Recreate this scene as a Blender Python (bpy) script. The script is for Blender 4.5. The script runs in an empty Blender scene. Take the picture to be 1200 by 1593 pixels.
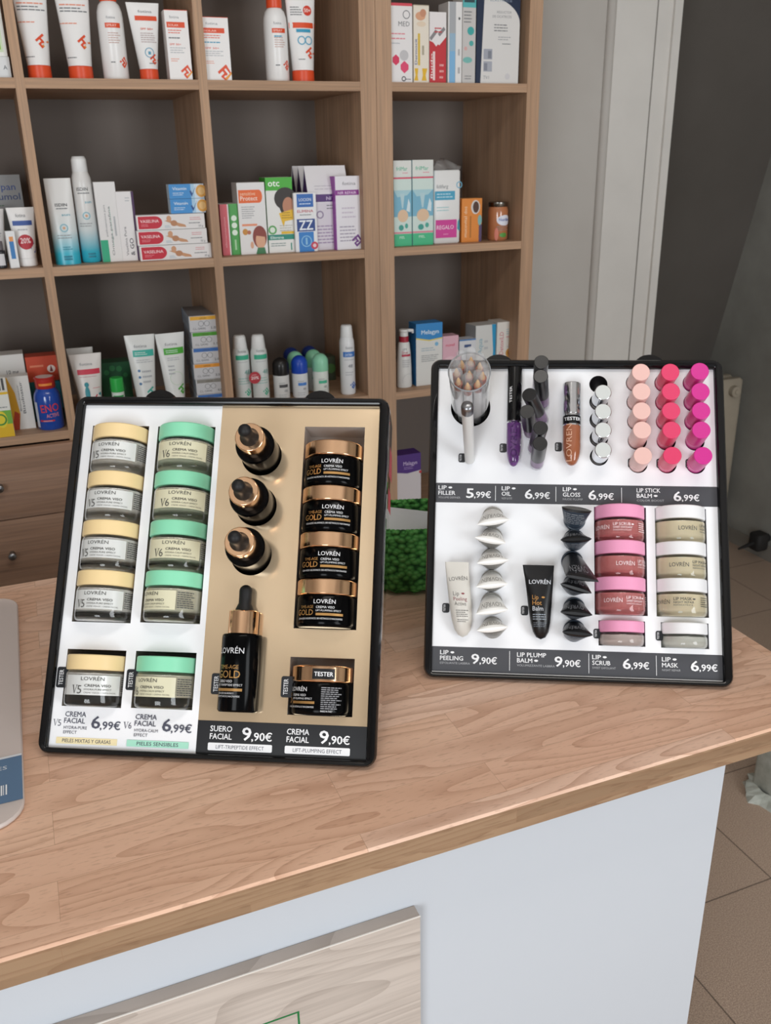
import bpy, math, random
from mathutils import Matrix, Vector
random.seed(7)
SC = bpy.context.scene
COL = SC.collection
PI = math.pi
R = math.radians

# ------------------------------------------------------------------ camera
F = 1388.06
CAMZ = 1.52
AX = ((0.92848, -0.37089, -0.01751), (-0.15186, -0.33610, -0.92950), (0.33886, 0.86568, -0.36839))


def cam_axes():
    yaw, pitch, roll = 0.373218855, -0.377786569, 0.0188299285
    fw = Vector((math.sin(yaw) * math.cos(pitch), math.cos(yaw) * math.cos(pitch), math.sin(pitch)))
    rt = fw.cross(Vector((0, 0, 1))).normalized()
    dn = fw.cross(rt)
    r2 = math.cos(roll) * rt + math.sin(roll) * dn
    d2 = -math.sin(roll) * rt + math.cos(roll) * dn
    return r2, d2, fw


CR, CD, CF = cam_axes()
cd = bpy.data.cameras.new('camera')
cam = bpy.data.objects.new('camera', cd)
COL.objects.link(cam)
cd.sensor_fit = 'VERTICAL'
cd.sensor_height = 24.0
cd.sensor_width = 24.0 * 1200 / 1593
cd.lens = F / 1593 * 24.0
cd.clip_start = 0.02
mw = Matrix.Identity(4)
for i in range(3):
    mw[i][0] = CR[i]
    mw[i][1] = -CD[i]
    mw[i][2] = -CF[i]
mw[2][3] = CAMZ
cam.matrix_world = mw
cd.dof.use_dof = True
cd.dof.focus_distance = 0.93
cd.dof.aperture_fstop = 10.0
SC.camera = cam

# ------------------------------------------------------------------ light
SC.view_settings.view_transform = 'Standard'
SC.view_settings.look = 'None'
SC.view_settings.gamma = 1.0
SC.view_settings.use_curve_mapping = False
SC.view_settings.exposure = 0.14
w = bpy.data.worlds.new('daylight')
SC.world = w
w.use_nodes = True
bg = w.node_tree.nodes['Background']
bg.inputs[0].default_value = (0.93, 0.965, 1.0, 1)
bg.inputs[1].default_value = 0.42


def area(name, loc, target, sx, sy, power, color):
    l = bpy.data.lights.new(name, 'AREA')
    l.shape = 'RECTANGLE'
    l.size = sx
    l.size_y = sy
    l.energy = power
    l.color = color
    o = bpy.data.objects.new(name, l)
    COL.objects.link(o)
    o.location = loc
    o.rotation_euler = (Vector(target) - Vector(loc)).to_track_quat('-Z', 'Y').to_euler()
    return o


area('shop_window_light', (-1.5, -1.6, 1.40), (0.2, 1.2, 1.05), 1.0, 1.5, 37, (0.93, 0.97, 1.0))
area('shop_door_light', (1.5, -2.0, 1.30), (0.5, 1.0, 1.0), 0.9, 1.7, 36, (0.93, 0.97, 1.0))
area('ceiling_light', (0.3, 0.2, 2.75), (0.3, 0.9, 0.0), 1.2, 0.3, 7, (1.0, 0.95, 0.88))


# ------------------------------------------------------------------ materials
def lin(c):
    if isinstance(c, str):
        c = c.lstrip('#')
        c = [int(c[i:i + 2], 16) / 255 for i in (0, 2, 4)]
    return tuple(((x / 12.92) if x <= 0.04045 else ((x + 0.055) / 1.055) ** 2.4) for x in c) + (1,)


MC = {}


def M(c, rough=0.45, metal=0.0, spec=0.5, coat=0.0, trans=0.0, ior=1.45, alpha=1.0, name=None):
    key = (c, rough, metal, spec, coat, trans, ior, alpha)
    if key in MC:
        return MC[key]
    m = bpy.data.materials.new(name or 'paint')
    m.use_nodes = True
    b = m.node_tree.nodes['Principled BSDF']
    b.inputs['Base Color'].default_value = lin(c)
    b.inputs['Roughness'].default_value = rough
    b.inputs['Metallic'].default_value = metal
    b.inputs['Specular IOR Level'].default_value = spec
    b.inputs['Coat Weight'].default_value = coat
    b.inputs['Coat Roughness'].default_value = 0.08
    b.inputs['Transmission Weight'].default_value = trans
    b.inputs['IOR'].default_value = ior
    b.inputs['Alpha'].default_value = alpha
    MC[key] = m
    return m


def nt(m):
    return m.node_tree, m.node_tree.nodes['Principled BSDF']


class N:
    """tiny node helper"""

    def __init__(s, name, rough=0.5, spec=0.5):
        s.m = bpy.data.materials.new(name)
        s.m.use_nodes = True
        s.t = s.m.node_tree
        s.b = s.t.nodes['Principled BSDF']
        s.b.inputs['Roughness'].default_value = rough
        s.b.inputs['Specular IOR Level'].default_value = spec

    def n(s, typ, **kw):
        x = s.t.nodes.new(typ)
        for k, v in kw.items():
            setattr(x, k, v)
        return x

    def l(s, a, b):
        s.t.links.new(a, b)

    def coord(s, scale, loc=(0, 0, 0)):
        tc = s.n('ShaderNodeTexCoord')
        mp = s.n('ShaderNodeMapping')
        mp.inputs['Scale'].default_value = scale
        mp.inputs['Location'].default_value = loc
        s.l(tc.outputs['Object'], mp.inputs[0])
        return mp.outputs[0]

    def math(s, op, a, b=None, c=None):
        x = s.n('ShaderNodeMath', operation=op)
        for i, v in enumerate((a, b, c)):
            if v is None:
                continue
            if isinstance(v, (int, float)):
                x.inputs[i].default_value = v
            else:
                s.l(v, x.inputs[i])
        return x.outputs[0]

    def noise(s, vec, scale=1.0, detail=3, rough=0.5, w=None, dist=0.0):
        x = s.n('ShaderNodeTexNoise')
        if w is not None:
            x.noise_dimensions = '4D'
            s.l(w, x.inputs['W'])
        s.l(vec, x.inputs['Vector'])
        x.inputs['Scale'].default_value = scale
        x.inputs['Detail'].default_value = detail
        x.inputs['Roughness'].default_value = rough
        x.inputs['Distortion'].default_value = dist
        return x.outputs[0]

    def ramp(s, fac, stops):
        x = s.n('ShaderNodeValToRGB')
        e = x.color_ramp.elements
        e[0].position, e[0].color = stops[0][0], lin(stops[0][1])
        e[1].position, e[1].color = stops[-1][0], lin(stops[-1][1])
        for p, c in stops[1:-1]:
            q = e.new(p)
            q.color = lin(c)
        s.l(fac, x.inputs[0])
        return x.outputs[0]

    def mix(s, fac, a, b, blend='MIX'):
        x = s.n('ShaderNodeMix', data_type='RGBA', blend_type=blend)
        for i, v in ((0, fac), (6, a), (7, b)):
            if isinstance(v, (int, float)):
                x.inputs[i].default_value = v
            elif isinstance(v, (str, tuple)):
                x.inputs[i].default_value = lin(v)
            else:
                s.l(v, x.inputs[i])
        return x.outputs[2]

    def bump(s, h, strength=0.2, dist=0.001):
        x = s.n('ShaderNodeBump')
        x.inputs['Strength'].default_value = strength
        x.inputs['Distance'].default_value = dist
        s.l(h, x.inputs['Height'])
        s.l(x.outputs[0], s.b.inputs['Normal'])

    def base(s, c):
        s.l(c, s.b.inputs['Base Color'])


def grain_wood(name, stops, along='X', rough=0.5, fig=1.0):
    """plain laminate with fine streaks running along one axis"""
    k = N(name, rough, 0.35)
    sc = {'X': (1.2, 26, 26), 'Z': (26, 26, 1.2)}[along]
    v = k.coord(sc)
    f = k.noise(v, 1.0, 5, 0.6)
    fine = {'X': (6, 260, 260), 'Z': (260, 260, 6)}[along]
    g = k.noise(k.coord(fine), 1.0, 2, 0.5)
    c = k.ramp(f, stops)
    c = k.mix(0.22, c, k.ramp(g, [(0.3, '#6b543f'), (0.7, '#f2dcc0')]), 'OVERLAY')
    k.base(c)
    k.bump(g, 0.05, 0.0005)
    return k.m


WOOD_V = grain_wood('shelf_oak_upright', [(0.25, '#9c8068'), (0.5, '#b1937a'), (0.75, '#bb9d84')], 'Z', 0.55)
WOOD_H = grain_wood('shelf_oak_board', [(0.25, '#9c8068'), (0.5, '#b1937a'), (0.75, '#bb9d84')], 'X', 0.55)
WOOD_D = grain_wood('drawer_oak', [(0.25, '#8f7361'), (0.5, '#a68875'), (0.75, '#b79a86')], 'X', 0.55)


def beech(name, front=False):
    k = N(name, 0.42, 0.4)
    if front:
        vb = k.coord((1, 1, 1), (0.31, 0, 0))
        sep = k.n('ShaderNodeSeparateXYZ')
        k.l(vb, sep.inputs[0])
        cmb = k.n('ShaderNodeCombineXYZ')
        k.l(sep.outputs[0], cmb.inputs[0])
        k.l(sep.outputs[2], cmb.inputs[1])
        vb = cmb.outputs[0]
        rowh = 0.0155
    else:
        vb = k.coord((1, 1, 1), (0.05, 0.0025, 0))
        rowh = 0.0472
    br = k.n('ShaderNodeTexBrick')
    br.offset = 0.37
    br.offset_frequency = 2
    br.squash = 1.0
    k.l(vb, br.inputs['Vector'])
    br.inputs['Color1'].default_value = (0, 0, 0, 1)
    br.inputs['Color2'].default_value = (1, 1, 1, 1)
    br.inputs['Mortar'].default_value = (0.45, 0.45, 0.45, 1)
    br.inputs['Scale'].default_value = 1.0
    br.inputs['Mortar Size'].default_value = 0.00022
    br.inputs['Mortar Smooth'].default_value = 0.0
    br.inputs['Brick Width'].default_value = 0.41
    br.inputs['Row Height'].default_value = rowh
    rnd = k.math('MULTIPLY', br.outputs[0], 37.0)
    if front:
        v1 = k.coord((3.0, 3, 22.0))
        v2 = k.coord((38, 38, 260))
    else:
        v1 = k.coord((2.9, 17.0, 3))
        v2 = k.coord((75, 420, 60))
    n1 = k.noise(v1, 1.0, 1.0, 0.4, w=rnd)
    rings = k.math('FRACT', k.math('MULTIPLY', n1, 13.0))
    # sawtooth ring: crisp dark latewood line then a fade
    ring = k.math('POWER', rings, 3.0)
    n2 = k.noise(v2, 1.0, 2, 0.5)
    n3 = k.noise(v1, 2.2, 4, 0.6, w=rnd)
    if front:
        tone = k.ramp(br.outputs[0], [(0.0, '#92765c'), (0.5, '#a98b6e'), (1.0, '#82634a')])  # darker edge tones: the weaker light on the edge is put into the colour
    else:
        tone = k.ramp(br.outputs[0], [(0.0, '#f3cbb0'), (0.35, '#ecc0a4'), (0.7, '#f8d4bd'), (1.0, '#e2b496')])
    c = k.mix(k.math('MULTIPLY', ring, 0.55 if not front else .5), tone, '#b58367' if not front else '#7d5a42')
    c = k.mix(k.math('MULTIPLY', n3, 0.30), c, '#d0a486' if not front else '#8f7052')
    pores = k.ramp(n2, [(0.33, '#8a6248'), (0.43, '#ffffff')])
    c = k.mix(0.20, c, pores, 'MULTIPLY')
    mort = k.math('MULTIPLY', br.outputs[1], 0.45)
    c = k.mix(mort, c, '#8a6448')
    k.base(c)
    k.bump(n2, 0.05, 0.0004)
    return k.m


BEECH = beech('beech_butcher_block')
BEECH_F = beech('beech_edge_shaded', True)


def ash(name):
    k = N(name, 0.55, 0.3)
    v1 = k.coord((1.3, 3, 9.0), (0.3, 0, 0.1))
    n1 = k.noise(v1, 1.0, 2, 0.45, dist=0.25)
    ring = k.math('POWER', k.math('FRACT', k.math('MULTIPLY', n1, 16.0)), 2.5)
    n2 = k.noise(k.coord((9, 9, 300)), 1.0, 2)
    c = k.mix(k.math('MULTIPLY', ring, 0.50), '#c8bcb2', '#a09389')
    c = k.mix(0.16, c, k.ramp(n2, [(0.35, '#6a5a4e'), (0.6, '#ffffff')]), 'MULTIPLY')
    k.base(c)
    return k.m


ASH = ash('pale_ash_laminate')


def plaster(name, c1, c2, scale=2.0, bump=0.15):
    k = N(name, 0.85, 0.2)
    n1 = k.noise(k.coord((1, 1, 1)), scale, 4, 0.6)
    n2 = k.noise(k.coord((1, 1, 1)), 140, 2, 0.6)
    k.base(k.ramp(n1, [(0.3, c1), (0.7, c2)]))
    k.bump(n2, bump, 0.001)
    return k.m


def tile_floor():
    k = N('granite_tile', 0.5, 0.35)
    v = k.coord((1, 1, 1), (-0.04, -0.147, 0))
    br = k.n('ShaderNodeTexBrick')
    br.offset = 0.0
    k.l(v, br.inputs['Vector'])
    br.inputs['Color1'].default_value = lin('#c4b2a2')
    br.inputs['Color2'].default_value = lin('#bdaa9a')
    br.inputs['Mortar'].default_value = lin('#6b5e54')
    br.inputs['Scale'].default_value = 1.0
    br.inputs['Mortar Size'].default_value = 0.0017
    br.inputs['Mortar Smooth'].default_value = 0.2
    br.inputs['Brick Width'].default_value = 0.33
    br.inputs['Row Height'].default_value = 0.33
    sp = k.noise(k.coord((1, 1, 1)), 420, 3, 0.8)
    c = k.mix(0.55, br.outputs[0], k.ramp(sp, [(0.38, '#5a4f48'), (0.5, '#a89a8e'), (0.64, '#efe6dc')]), 'OVERLAY')
    big = k.noise(k.coord((1, 1, 1)), 6, 3)
    c = k.mix(k.math('MULTIPLY', big, 0.25), c, '#a4958a')
    k.base(c)
    return k.m


WHITE = M('#f4f5f8', 0.35, coat=0.0, name='white_print')
BLACKGLOSS = M('#0a0a0c', 0.12, spec=0.5, name='black_gloss_plastic')
BLACKMAT = M('#111113', 0.5, name='black_matte_plastic')
BLACKJAR = M('#060607', 0.14, spec=0.10, name='black_glass')
GOLDMET = M('#ffd0a6', 0.13, 1.0, name='rose_gold_metal')
GOLDCARD = M('#f6dcb8', 0.14, 0.72, name='gold_card')
CHROME = M('#d9dbdf', 0.12, 1.0, name='chrome')
BRUSHED = M('#9a9ca0', 0.3, 1.0, name='brushed_metal')
GLASS = M('#ffffff', 0.02, trans=1.0, ior=1.47, name='clear_glass')
THINC = M('#e4e6e8', 0.08, alpha=0.20, name='thin_clear_plastic')
CLEAR = M('#ffffff', 0.04, trans=1.0, ior=1.2, name='clear_plastic')
BACKP = M('#776c64', 0.6, name='shelf_back_taupe')


# ------------------------------------------------------------------ mesh builder
_tc = {}


def text_mesh(s, bold=0.0):
    key = (s, bold)
    if key in _tc:
        return _tc[key]
    cu = bpy.data.curves.new('t', 'FONT')
    cu.body = s
    cu.size = 1.0
    cu.resolution_u = 2
    cu.offset = bold
    ob = bpy.data.objects.new('t', cu)
    me = ob.to_mesh()
    vs = [(v.co.x, v.co.y) for v in me.vertices]
    fs = [tuple(p.vertices) for p in me.polygons]
    ob.to_mesh_clear()
    bpy.data.objects.remove(ob)
    bpy.data.curves.remove(cu)
    if vs:
        x0 = min(v[0] for v in vs)
        x1 = max(v[0] for v in vs)
    else:
        x0 = x1 = 0
    _tc[key] = (vs, fs, x0, x1)
    return _tc[key]


CAPH = 0.70


class MB:
    def __init__(s):
        s.v, s.f, s.m, s.sm, s.mats = [], [], [], [], []
        s.T = None
        s.layer = 0

    def mi(s, m):
        if isinstance(m, str):
            m = M(m)
        if m not in s.mats:
            s.mats.append(m)
        return s.mats.index(m)

    def add(s, vs, fs, mat, smooth=False):
        o = len(s.v)
        k = s.mi(mat)
        if s.T is not None:
            vs = [s.T @ Vector(v) for v in vs]
        s.v.extend(tuple(v) for v in vs)
        for f in fs:
            s.f.append(tuple(i + o for i in f))
            s.m.append(k)
            s.sm.append(smooth)

    def box(s, x0, x1, y0, y1, z0, z1, mat, mats=None):
        """mats: dict of face overrides among x- x+ y- y+ z- z+"""
        vs = [(x, y, z) for x in (x0, x1) for y in (y0, y1) for z in (z0, z1)]
        fs = {'x-': (0, 1, 3, 2), 'x+': (4, 6, 7, 5), 'y-': (0, 4, 5, 1), 'y+': (2, 3, 7, 6), 'z-': (0, 2, 6, 4), 'z+': (1, 5, 7, 3)}
        for k, f in fs.items():
            s.add([vs[i] for i in f], [(0, 1, 2, 3)], (mats or {}).get(k, mat))

    def rbox(s, x0, x1, y0, y1, z0, z1, r, mat, seg=3):
        """box with edges rounded around the vertical axis plus a small chamfer on top and bottom"""
        def loop(d):
            pts = []
            rr = max(r - d, 0.0001)
            for cx, cy, a0 in ((x1 - r, y1 - r, 0), (x0 + r, y1 - r, 90), (x0 + r, y0 + r, 180), (x1 - r, y0 + r, 270)):
                for i in range(seg + 1):
                    a = R(a0 + 90 * i / seg)
                    pts.append((cx + rr * math.cos(a), cy + rr * math.sin(a)))
            return pts
        c = min(r * 0.5, (z1 - z0) * 0.3)
        L = [(loop(c), z0), (loop(0), z0 + c), (loop(0), z1 - c), (loop(c), z1)]
        n = len(L[0][0])
        vs = [(p[0], p[1], z) for pts, z in L for p in pts]
        fs = []
        for k in range(3):
            for i in range(n):
                j = (i + 1) % n
                fs.append((k * n + i, k * n + j, (k + 1) * n + j, (k + 1) * n + i))
        s.add(vs, fs, mat, True)
        s.add([vs[i] for i in range(n)][::-1], [tuple(range(n))], mat)
        s.add([vs[3 * n + i] for i in range(n)], [tuple(range(n))], mat)

    def lathe(s, lines, mat, seg=32, c=(0, 0), smooth=True):
        """lines: list of polylines [(r,z),...]; smooth inside each polyline"""
        for pl in lines:
            vs, fs = [], []
            for (r, z) in pl:
                for i in range(seg):
                    a = 2 * PI * i / seg
                    vs.append((c[0] + r * math.cos(a), c[1] + r * math.sin(a), z))
            for k in range(len(pl) - 1):
                for i in range(seg):
                    j = (i + 1) % seg
                    fs.append((k * seg + i, k * seg + j, (k + 1) * seg + j, (k + 1) * seg + i))
            s.add(vs, fs, mat, smooth)

    def cyl(s, r, z0, z1, mat, seg=28, bev=0.0, c=(0, 0), r2=None):
        r2 = r if r2 is None else r2
        b = bev
        if b:
            s.lathe([[(0, z0), (r - b, z0)], [(r - b, z0), (r - b * .3, z0 + b * .3), (r, z0 + b)], [(r, z0 + b), (r2, z1 - b)],
                     [(r2, z1 - b), (r2 - b * .3, z1 - b * .3), (r2 - b, z1)], [(r2 - b, z1), (0, z1)]], mat, seg, c)
        else:
            s.lathe([[(0, z0), (r, z0)], [(r, z0), (r2, z1)], [(r2, z1), (0, z1)]], mat, seg, c)

    # ---- printing on a surface: mp(s,t,layer) -> point
    def _next(s):
        s.layer += 1
        return 0.00012 + 0.00003 * s.layer

    def rect(s, mp, x0, y0, x1, y1, mat, nx=1, ny=1):
        L = s._next()
        vs = [mp(x0 + (x1 - x0) * i / nx, y0 + (y1 - y0) * j / ny, L) for j in range(ny + 1) for i in range(nx + 1)]
        fs = [(j * (nx + 1) + i, j * (nx + 1) + i + 1, (j + 1) * (nx + 1) + i + 1, (j + 1) * (nx + 1) + i) for j in range(ny) for i in range(nx)]
        s.add(vs, fs, mat, nx > 1)

    def poly(s, mp, pts, mat):
        L = s._next()
        s.add([mp(x, y, L) for x, y in pts], [tuple(range(len(pts)))], mat)

    def ell(s, mp, x, y, rx, ry, mat, n=20):
        L = s._next()
        vs, fs = [mp(x, y, L)], []
        for k in (1, 2, 3):
            for i in range(n):
                a = 2 * PI * i / n
                vs.append(mp(x + rx * k / 3 * math.cos(a), y + ry * k / 3 * math.sin(a), L))
        for i in range(n):
            j = (i + 1) % n
            fs.append((0, 1 + i, 1 + j))
            for k in (0, 1):
                fs.append((1 + k * n + i, 1 + k * n + n + i, 1 + k * n + n + j, 1 + k * n + j))
        s.add(vs, fs, mat)

    def rrect(s, mp, x0, y0, x1, y1, r, mat):
        pts = []
        for cx, cy, a0 in ((x1 - r, y1 - r, 0), (x0 + r, y1 - r, 90), (x0 + r, y0 + r, 180), (x1 - r, y0 + r, 270)):
            for i in range(4):
                a = R(a0 + 30 * i)
                pts.append((cx + r * math.cos(a), cy + r * math.sin(a)))
        s.poly(mp, pts, mat)

    def ring(s, mp, x, y, r0, r1, mat, n=24, a0=0, a1=360, sy=1.0):
        L = s._next()
        vs, fs = [], []
        for i in range(n + 1):
            a = R(a0 + (a1 - a0) * i / n)
            for r in (r0, r1):
                vs.append(mp(x + r * math.cos(a), y + r * sy * math.sin(a), L))
        for i in range(n):
            fs.append((2 * i, 2 * i + 1, 2 * i + 3, 2 * i + 2))
        s.add(vs, fs, mat)

    def text(s, mp, st, x, y, h, mat, al='l', w=None, bold=0.0, rot=0, shear=0.0):
        vs, fs, x0, x1 = text_mesh(st, min(0.0, bold) * 0.6)
        if not vs:
            return
        k = h / CAPH
        kx = k if w is None else w / max(x1 - x0, 1e-6)
        off = {'l': 0, 'c': -(x1 - x0) / 2, 'r': -(x1 - x0)}[al]
        L = s._next()
        L += 0.00010
        ca, sa = math.cos(R(rot)), math.sin(R(rot))
        e = bold * 0.55
        strikes = ((0, 0),) if bold <= 0 else ((-e, 0), (e, 0), (0, e * .8), (0, -e * .8)) if bold < .05 else tuple((e * math.cos(q), e * math.sin(q)) for q in [PI / 4 * i for i in range(8)])
        for si, (ox, oy) in enumerate(strikes):
            out = []
            for vx, vy in vs:
                px = (vx - x0 + off + ox) * kx + vy * k * shear
                py = (vy + oy) * k
                out.append(mp(x + px * ca - py * sa, y + px * sa + py * ca, L + si * 0.000003))
            s.add(out, fs, mat)

    def lines(s, mp, x0, y0, x1, y1, n, mat, th=0.35, nx=1):
        """n rows of tiny unreadable print, broken into word-like dashes"""
        L = s._next()
        dy = (y1 - y0) / n
        rnd = random.Random(int((x0 * 7919 + y0 * 104729 + n) * 1000))
        vs, fs = [], []
        for i in range(n):
            ya = y0 + dy * i + dy * (1 - th) / 2
            x = x0
            end = x1 - (x1 - x0) * rnd.uniform(0, 0.3)
            while x < end:
                wd = (x1 - x0) * rnd.uniform(0.10, 0.24)
                xb = min(x + wd, end)
                o = len(vs)
                vs += [mp(x, ya, L), mp(xb, ya, L), mp(xb, ya + dy * th, L), mp(x, ya + dy * th, L)]
                fs.append((o, o + 1, o + 2, o + 3))
                x = xb + (x1 - x0) * 0.03
        s.add(vs, fs, mat)

    def build(s, name, parent=None, mat=None):
        me = bpy.data.meshes.new(name)
        me.from_pydata(s.v, [], s.f)
        for m in s.mats:
            me.materials.append(m)
        me.polygons.foreach_set('material_index', s.m)
        me.polygons.foreach_set('use_smooth', s.sm)
        me.update()
        o = bpy.data.objects.new(name, me)
        COL.objects.link(o)
        if parent is not None:
            o.parent = parent
        if mat is not None:
            o.matrix_world = mat
        return o


def plane_map(O=(0, 0, 0), U=(1, 0, 0), V=(0, 0, 1)):
    O, U, V = Vector(O), Vector(U), Vector(V)
    Nn = U.cross(V).normalized()
    return lambda a, b, l: O + U * a + V * b + Nn * l


def cyl_map(r, z0=0.0, a0=0.0, r1=None, h=1.0, c=(0, 0)):
    """prints on the -Y side of an upright cylinder or cone"""
    def f(a, b, l):
        rr = r if r1 is None else r + (r1 - r) * b / h
        t = a / r + a0
        l = l * 1.3 + r * .007
        return Vector((c[0] + (rr + l) * math.sin(t), c[1] - (rr + l) * math.cos(t), z0 + b))
    return f


def tag(o, label, cat, group=None, kind=None):
    if label:
        o['label'] = label
    if cat:
        o['category'] = cat
    if group:
        o['group'] = group
    if kind:
        o['kind'] = kind
    return o


def thing(name, label, cat, group=None, mat=None):
    o = bpy.data.objects.new(name, None)
    o.empty_display_size = 0.02
    COL.objects.link(o)
    tag(o, label, cat, group)
    if mat is not None:
        o.matrix_world = mat
    return o


def dup(o, label=None, mat=None, group=None, parent=None):
    c = o.copy()
    COL.objects.link(c)
    if parent is not None:
        c.parent = parent
    for ch in list(o.children):
        dup(ch, parent=c)
    if label:
        c['label'] = label
    if group:
        c['group'] = group
    if mat is not None:
        c.matrix_world = mat
    return c


def struct(mb, name):
    o = mb.build(name)
    o['kind'] = 'structure'
    return o


def T(x, y, z):
    return Matrix.Translation((x, y, z))


def RZ(a):
    return Matrix.Rotation(R(a), 4, 'Z')


# ------------------------------------------------------------------ setting
FLOOR = tile_floor()
WALLM = plaster('grey_white_plaster', '#b9b4ae', '#c6c3be', 1.5)
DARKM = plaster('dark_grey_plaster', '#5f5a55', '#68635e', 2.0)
RIGHTM = plaster('worn_grey_plaster', '#8f8d86', '#a9a8a1', 3.0, 0.3)
TRIMW = plaster('white_gloss_paint', '#d6d3ce', '#dedbd6', 5.0, 0.05)
b = MB()
b.box(-3.2, 2.75, -3.0, 3.6, -0.05, 0.0, FLOOR)
struct(b, 'floor')
b = MB()
b.box(-3.2, 1.585, 2.30, 2.40, 0, 2.9, WALLM)
struct(b, 'wall_back')
b = MB()
b.box(2.6, 2.7, -3.0, 3.6, 0, 2.9, RIGHTM)
struct(b, 'wall_right')
b = MB()
b.box(-3.3, -3.2, -3.0, 3.6, 0, 2.9, WALLM)
struct(b, 'wall_left')
b = MB()
b.box(-3.2, 2.7, -3.0, 3.6, 2.9, 3.0, plaster('ceiling_paint', '#d8d6d2', '#dddbd8'))
struct(b, 'ceiling')
# door frame at the end of the back wall: architrave, bead, jamb
b = MB()
b.box(1.585, 1.715, 2.284, 2.41, 0, 2.75, TRIMW)
b.box(1.715, 1.722, 2.292, 2.40, 0, 2.75, M('#77736d', 0.7))
b.box(1.722, 1.770, 2.287, 2.41, 0, 2.75, TRIMW)
b.box(1.770, 1.778, 2.278, 2.41, 0, 2.75, TRIMW)
b.box(1.778, 1.800, 2.283, 2.41, 0, 2.75, TRIMW)
struct(b, 'trim_1')
# rounded plaster bead where the wall meets the frame
b = MB()
b.lathe([[(0.013, 0), (0.013, 2.75)]], WALLM, 16, (1.578, 2.297))
struct(b, 'trim_2')
# sloping underside of the stair flight beyond the opening
b = MB()
v = []
for x in (1.55, 2.6):
    for (y, z) in ((3.085, 0.0), (2.46, 2.62), (2.60, 2.66), (3.225, 0.0)):
        v.append((x, y, z))
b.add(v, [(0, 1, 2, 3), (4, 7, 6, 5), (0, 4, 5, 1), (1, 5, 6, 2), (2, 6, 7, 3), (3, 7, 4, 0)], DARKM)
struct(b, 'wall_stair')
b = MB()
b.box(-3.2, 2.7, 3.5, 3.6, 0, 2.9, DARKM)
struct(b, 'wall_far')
b = MB()
b.box(2.588, 2.6, -3.0, 3.0, 0, 0.06, plaster('dusty_skirting', '#8b8780', '#97938b'))
struct(b, 'baseboard_right')

# radiator by the right wall
RADM = plaster('old_radiator_paint', '#a69b8a', '#b3a897', 8, 0.1)
rad = thing('radiator', 'old beige column radiator on the worn grey wall behind the right display', 'radiator', mat=T(2.50, 2.68, 0.0))
for i in range(4):
    b = MB()
    y0 = i * 0.055
    b.rbox(-0.055, 0.055, y0 - 0.022, y0 + 0.022, 0.12, 0.70, 0.02, RADM)
    b.build('radiator_section', rad)
b = MB()
b.T = Matrix.Rotation(R(90), 4, 'X')
b.cyl(0.022, 0.02, 0.045, RADM, 16, 0.003, (0.0, 0.655))
b.cyl(0.010, 0.04, 0.05, RADM, 12, 0.002, (0.0, 0.655))
b.build('end_plug', rad)
b = MB()
b.cyl(0.012, 0.0, 0.16, RADM, 12, 0, (0.0, -0.04))
b.rbox(-0.02, 0.02, -0.06, -0.02, 0.10, 0.15, 0.008, RADM)
b.build('valve_pipe', rad)

# small black tap on the right wall near the floor
tp = thing('pipe_valve', 'small black valve sticking out of the worn wall near the floor, right edge', 'valve', mat=T(2.55, 2.47, 0.085))
b = MB()
b.T = Matrix.Rotation(R(-100), 4, 'Y')
b.cyl(0.017, -0.05, 0.02, M('#1c1a1a', 0.6), 16, 0.004)
b.cyl(0.010, 0.02, 0.10, M('#1c1a1a', 0.6), 14, 0.003, r2=0.004)
b.build('stem', tp)
b = MB()
b.rbox(-0.028, 0.03, -0.03, 0.03, -0.035, 0.035, 0.014, M('#262423', 0.7))
b.build('valve_body', tp)

# foot of a white post standing on the floor
po = thing('post_foot', 'chipped greenish white post foot on the floor tiles at the right edge', 'post', mat=T(1.575, 1.345, 0))
PM = plaster('chipped_white_paint', '#a9ada3', '#c9ccc4', 30, 0.4)
b = MB()
b.rbox(-0.035, 0.055, -0.035, 0.055, 0.008, 0.32, 0.012, PM)
for k in (-0.02, 0.02):
    b.cyl(0.008, 0.01, 0.32, PM, 10, 0, (k, -0.037))
b.build('post_shaft', po)
b = MB()
vs, fs = [], []
n = 26
for k, (rr, z) in enumerate(((0.085, 0.0), (0.074, 0.012), (0.05, 0.02))):
    for i in range(n):
        a = 2 * PI * i / n
        q = rr * (1 + random.uniform(-.14, .14) * (k < 2))
        vs.append((0.01 + q * math.cos(a), 0.01 + q * math.sin(a), z + (random.uniform(0, .006) if k else 0)))
for k in range(2):
    for i in range(n):
        j = (i + 1) % n
        fs.append((k * n + i, k * n + j, (k + 1) * n + j, (k + 1) * n + i))
b.add(vs, fs, PM)
b.build('mortar_foot', po)

# ------------------------------------------------------------------ counter
cnt = thing('shop_counter', 'shop counter with beech butcher block worktop over plain white panels', 'counter', mat=T(0, 0, 0))
b = MB()
X0, X1, Y0, Y1, Z0, Z1 = -1.6, 0.785, 0.589, 1.294, 0.921, 0.95
e = 0.0022
vs = [(X0, Y0 + e, Z1), (X1 - e, Y0 + e, Z1), (X1 - e, Y1, Z1), (X0, Y1, Z1)]
b.add(vs, [(0, 1, 2, 3)], BEECH)
b.add([(X0, Y0, Z1 - e), (X1, Y0, Z1 - e), (X1 - e, Y0 + e, Z1), (X0, Y0 + e, Z1)], [(0, 1, 2, 3)], BEECH, True)
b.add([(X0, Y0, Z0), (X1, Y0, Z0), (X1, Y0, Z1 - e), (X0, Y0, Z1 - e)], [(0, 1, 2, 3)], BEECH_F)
b.add([(X1, Y0, Z0), (X1, Y1, Z0), (X1, Y1, Z1 - e), (X1, Y0, Z1 - e)], [(0, 1, 2, 3)], BEECH_F)
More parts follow.
